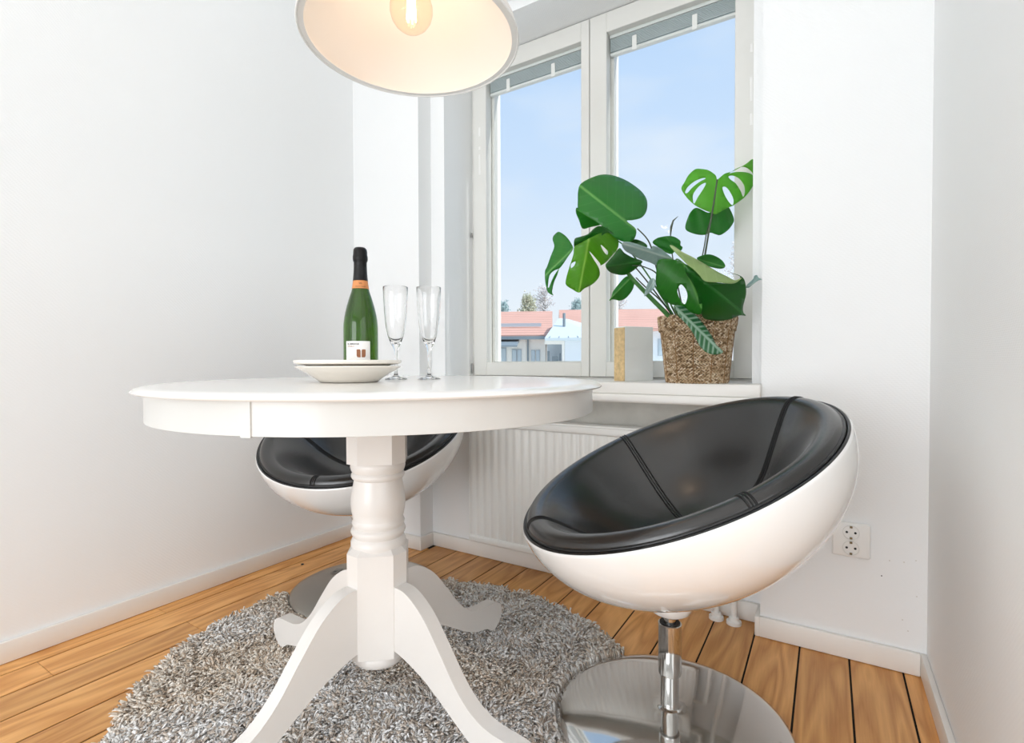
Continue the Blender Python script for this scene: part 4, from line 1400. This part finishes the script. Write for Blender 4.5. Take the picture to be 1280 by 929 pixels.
# ------------------------------------------------------------------ outside: houses, trees, ground
ctr = at(690, 452.3, 1.0)
vd = Vector((ctr.x, ctr.y, 0)).normalized()     # horizontal view direction out of the window
vr = Vector((vd.y, -vd.x, 0))
GZ = -3.6
struct(box('ground_1', (-60, 6, GZ - 0.2), (60, 90, GZ), mat('bounce_ground', (222, 220, 214), 0.9, var=(0.6, 0.1))), 'unseen ground outside the window, kept pale to bounce light up')  # out of view; pale colour added to throw light at soffit and facade
ROOF = mat('hazed_roof_tiles', (222, 172, 156), 0.8, var=(0.8, 0.1))  # outdoor haze put into the colour, here and in the house tones
t = ROOF.node_tree
wv_ = t.nodes.new('ShaderNodeTexWave'); wv_.bands_direction = 'Z'; wv_.inputs['Scale'].default_value = 2.2; wv_.inputs['Distortion'].default_value = 0.4
tcn = t.nodes.new('ShaderNodeTexCoord')
t.links.new(tcn.outputs['Object'], wv_.inputs['Vector'])
mxn = t.nodes.new('ShaderNodeMixRGB'); mxn.blend_type = 'MULTIPLY'; mxn.inputs[0].default_value = 0.25
src = t.nodes['Principled BSDF'].inputs['Base Color'].links[0].from_socket
t.links.new(src, mxn.inputs[1]); t.links.new(wv_.outputs['Color'], mxn.inputs[2]); t.links.new(mxn.outputs[0], t.nodes['Principled BSDF'].inputs['Base Color'])
RMETAL = mat('roof_sheet_metal', (206, 218, 224), 0.5, 0.0)
HWALL = mat('house_plaster', (250, 247, 240), 0.9, var=(1.0, 0.04))
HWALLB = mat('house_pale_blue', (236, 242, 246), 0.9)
HWIN = mat('far_window_glass', (192, 206, 214), 0.15)
HTRIM = mat('house_trim', (190, 200, 208), 0.7)
HDARK = mat('porch_plaster', (206, 214, 220), 0.9)
GUT = mat('zinc', (130, 142, 150), 0.6)


def house(name, label, D):
    o = bpy.data.objects.new(name, None)
    link(o)
    p = vd * D
    o.location = (p.x, p.y, 0)
    o.rotation_euler = (0, 0, math.atan2(vr.y, vr.x))
    tag(o, label, 'building', None)
    return o


off0 = (690 - 640) / FPX


def hx(px, D):   # pixel column -> metres right of the view line at distance D
    a0 = math.atan(off0)
    return D * math.tan(math.atan((px - 640) / FPX) - a0)


def hz(py, D):
    return EYE + (452.3 - py) * D / FPX


D1 = 26.0
hA = house('tiled_house', 'cream house with red tiled roof and metal roofed wing seen through left pane', D1)
ea, ri = hz(421, D1), hz(389, D1 + 4.5)
xa, xb = hx(520, D1), hx(682, D1)
box('house_wall', (xa, 0, GZ), (xb, 8.5, ea), HWALL, hA)
bm = bmesh.new()
add_prism(bm, [(-0.5, ea - 0.08), (-0.5, ea + 0.08), (4.5, ri), (9.5, ea + 0.08), (9.5, ea - 0.08)], xa - 0.3, xb + 0.35, lambda u, v, h: Vector((h, u, v)))
bm_obj('tiled_roof', bm, ROOF, hA)
box('gutter', (xa, -0.62, ea - 0.14), (xb, -0.5, ea + 0.02), GUT, hA)
for i in range(2):
    y = 0.9 + i * 0.35
    zz = ea + 0.08 + (ri - ea - 0.08) * (y + 0.5) / 5.0
    box('snow_guard', (xa, y, zz + 0.05), (hx(676, D1), y + 0.05, zz + 0.14), HTRIM, hA)
box('downpipe', (hx(659, D1), -0.13, GZ), (hx(661, D1), -0.02, ea - 0.1), GUT, hA)
for x0, x1, y0 in ((621, 633, 434), (640, 646, 436), (646.5, 652, 436), (664, 669, 437), (670, 675, 437)):
    f = box('house_window', (hx(x0, D1), -0.06, hz(462, D1)), (hx(x1, D1), 0.02, hz(y0, D1)), HTRIM, hA)
    box('window_glass', (hx(x0 + 0.8, D1), -0.09, hz(460, D1)), (hx(x1 - 0.8, D1), -0.061, hz(y0 + 1, D1)), HWIN, f)
bm = bmesh.new()
add_prism(bm, [(-1.6, hz(431.5, D1 - 1)), (0, hz(424, D1)), (0, hz(427, D1)), (-1.6, hz(433.5, D1 - 1))], hx(612, D1), hx(649, D1), lambda u, v, h: Vector((h, u, v)))
bm_obj('door_canopy', bm, GUT, hA)
D2 = 24.0
hB = None
n_before = set(bpy.data.objects)
ea2, ri2 = hz(422.5, D2), hz(398, D2 + 2.5)
xa, xb = hx(681, D2), hx(752, D2)
xm = hx(699.5, D2 + 2.5)
mesh_obj('metal_roof', [(xa, -0.3, ea2), (xb, -0.3, ea2), (xb, 5.5, ea2), (xa, 5.5, ea2), (xm - 0.05, 2.4, ri2), (xm + 0.4, 2.6, ri2 - 0.02), (xb, 2.5, ea2 + 0.65), (xa, -0.3, ea2 - 0.12), (xb, -0.3, ea2 - 0.12), (xb, 5.5, ea2 - 0.12), (xa, 5.5, ea2 - 0.12)],
         [(0, 1, 6, 5, 4), (1, 2, 6), (2, 3, 4, 5, 6), (3, 0, 4), (7, 8, 1, 0), (8, 9, 2, 1), (9, 10, 3, 2), (10, 7, 0, 3), (10, 9, 8, 7)], RMETAL, hB)
bm = bmesh.new()
for k in range(6):
    x0 = xa + (xb - xa) * (k + 0.5) / 6
    f = 0.75
    add_tube(bm, [(x0, -0.3, ea2 + 0.02), (x0 + (xm + 0.3 - x0) * f * 0.6, -0.3 + 2.7 * f, ea2 + 0.02 + (ri2 - ea2) * f * 0.62)], 0.025, 4)
bm_obj('roof_seam', bm, GUT, hB)
tube('vent_pole', [(hx(706, D2), 1.2, ea2), (hx(706, D2), 1.2, hz(391.5, D2 + 1.2))], 0.07, GUT, hB, 8)
box('wing_wall', (hx(706, D2), 0, GZ), (xb - 0.2, 5.2, ea2 - 0.1), HWALLB, hB)
box('porch_recess', (xa + 0.1, 1.6, GZ), (hx(706, D2), 5.2, ea2 - 0.1), HDARK, hB)
box('porch_column', (hx(702.5, D2), 0, GZ), (hx(706, D2) - 0.01, 0.3, ea2 - 0.1), HWALL, hB)
box('porch_beam', (xa, 0, hz(430, D2)), (hx(702.5, D2), 0.3, ea2 - 0.1), HWALL, hB)
for x0, x1, z0, z1 in ((684, 687, 438, 452), (690, 698, 445, 452), (699.5, 701.5, 441, 452)):
    box('porch_furniture', (hx(x0, D2), 0.8, hz(z1 + 8, D2)), (hx(x1, D2), 1.2, hz(z0, D2)), GUT, hB)
for o_ in set(bpy.data.objects) - n_before:
    o_.parent = hA
    o_.location.y += D2 - D1
D3 = 31.0
hC = house('far_tiled_house', 'farther house with red tiled roof seen behind the cork box', D3)
ea3, ri3 = hz(413, D3), hz(387.5, D3 + 4)
xa, xb = hx(700, D3), hx(852, D3)
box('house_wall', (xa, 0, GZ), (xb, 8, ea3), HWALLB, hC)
bm = bmesh.new()
add_prism(bm, [(-0.5, ea3 - 0.08), (-0.5, ea3 + 0.08), (4.0, ri3), (8.5, ea3 + 0.08), (8.5, ea3 - 0.08)], xa, xb, lambda u, v, h: Vector((h, u, v)))
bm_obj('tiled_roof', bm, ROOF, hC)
for x0 in (745, 775, 800, 822, 835):
    f = box('house_window', (hx(x0, D3), -0.06, hz(445, D3)), (hx(x0 + 9, D3), 0.02, hz(424, D3)), HTRIM, hC)
    box('window_glass', (hx(x0 + 1, D3), -0.09, hz(444, D3)), (hx(x0 + 8, D3), -0.061, hz(425, D3)), HWIN, f)

BARK = mat('tree_bark', (186, 180, 174), 0.9)


def tree(name, label, px_, D, base_y, top_y, w_px, leafc, dense, seed, conifer=False):
    r = random.Random(seed)
    p = at(px_, 452.3, 1.0)
    dv = Vector((p.x, p.y, 0))
    loc = dv * D
    o = thing(name, label, 'tree', (loc.x, loc.y, GZ), 0)
    o['group'] = 'trees beyond the houses'
    top = hz(top_y, D) - GZ
    low = hz(base_y, D) - GZ
    w = w_px * D / FPX / 2
    bm = bmesh.new()
    add_tube(bm, [(0, 0, 0), (0.1, 0.05, top * 0.6), (0.0, 0, top * 0.98)], 0.2, 6, True, [0.22, 0.14, 0.03])
    ends = []
    for k in range(26):
        z = low + (top - low) * (k / 26) ** 0.9
        a = r.uniform(0, 2 * PI)
        k_ = (1 - (z - low) / (top - low + 0.01)) if conifer else math.sin(PI * min(0.97, 0.18 + 0.8 * (z - low) / (top - low)))
        ln = w * k_ * r.uniform(0.5, 1.0)
        e_ = Vector((math.cos(a) * ln, math.sin(a) * ln, z + (0.0 if conifer else 0.35 * ln)))
        add_tube(bm, [(0, 0, z - 0.3 * ln), e_ * 0.5 + Vector((0, 0, z * 0.5 - 0.1)), e_], 0.04, 4, True, [0.06, 0.04, 0.015])
        ends.append((Vector((0, 0, z)), e_))
    bm_obj('trunk', bm, BARK, o)
    vs, fs = [], []
    for i in range(dense):
        a_, b_ = r.choice(ends)
        c = a_.lerp(b_, r.uniform(0.25, 1.08)) + Vector((r.gauss(0, 0.18), r.gauss(0, 0.18), r.gauss(0, 0.18)))
        s = r.uniform(0.06, 0.15)
        u = Vector((r.gauss(0, 1), r.gauss(0, 1), r.gauss(0, 1))).normalized()
        v_ = u.orthogonal().normalized()
        b = len(vs)
        vs += [c + u * s, c - u * s + v_ * s * 0.5, c - u * s * 0.6 - v_ * s * 0.6, c + u.cross(v_) * s * 0.5]
        fs += [(b, b + 1, b + 2), (b, b + 1, b + 3), (b + 1, b + 2, b + 3), (b, b + 3, b + 2)]
    cr = mesh_obj('crown', vs, fs, leafc, o)
    return o


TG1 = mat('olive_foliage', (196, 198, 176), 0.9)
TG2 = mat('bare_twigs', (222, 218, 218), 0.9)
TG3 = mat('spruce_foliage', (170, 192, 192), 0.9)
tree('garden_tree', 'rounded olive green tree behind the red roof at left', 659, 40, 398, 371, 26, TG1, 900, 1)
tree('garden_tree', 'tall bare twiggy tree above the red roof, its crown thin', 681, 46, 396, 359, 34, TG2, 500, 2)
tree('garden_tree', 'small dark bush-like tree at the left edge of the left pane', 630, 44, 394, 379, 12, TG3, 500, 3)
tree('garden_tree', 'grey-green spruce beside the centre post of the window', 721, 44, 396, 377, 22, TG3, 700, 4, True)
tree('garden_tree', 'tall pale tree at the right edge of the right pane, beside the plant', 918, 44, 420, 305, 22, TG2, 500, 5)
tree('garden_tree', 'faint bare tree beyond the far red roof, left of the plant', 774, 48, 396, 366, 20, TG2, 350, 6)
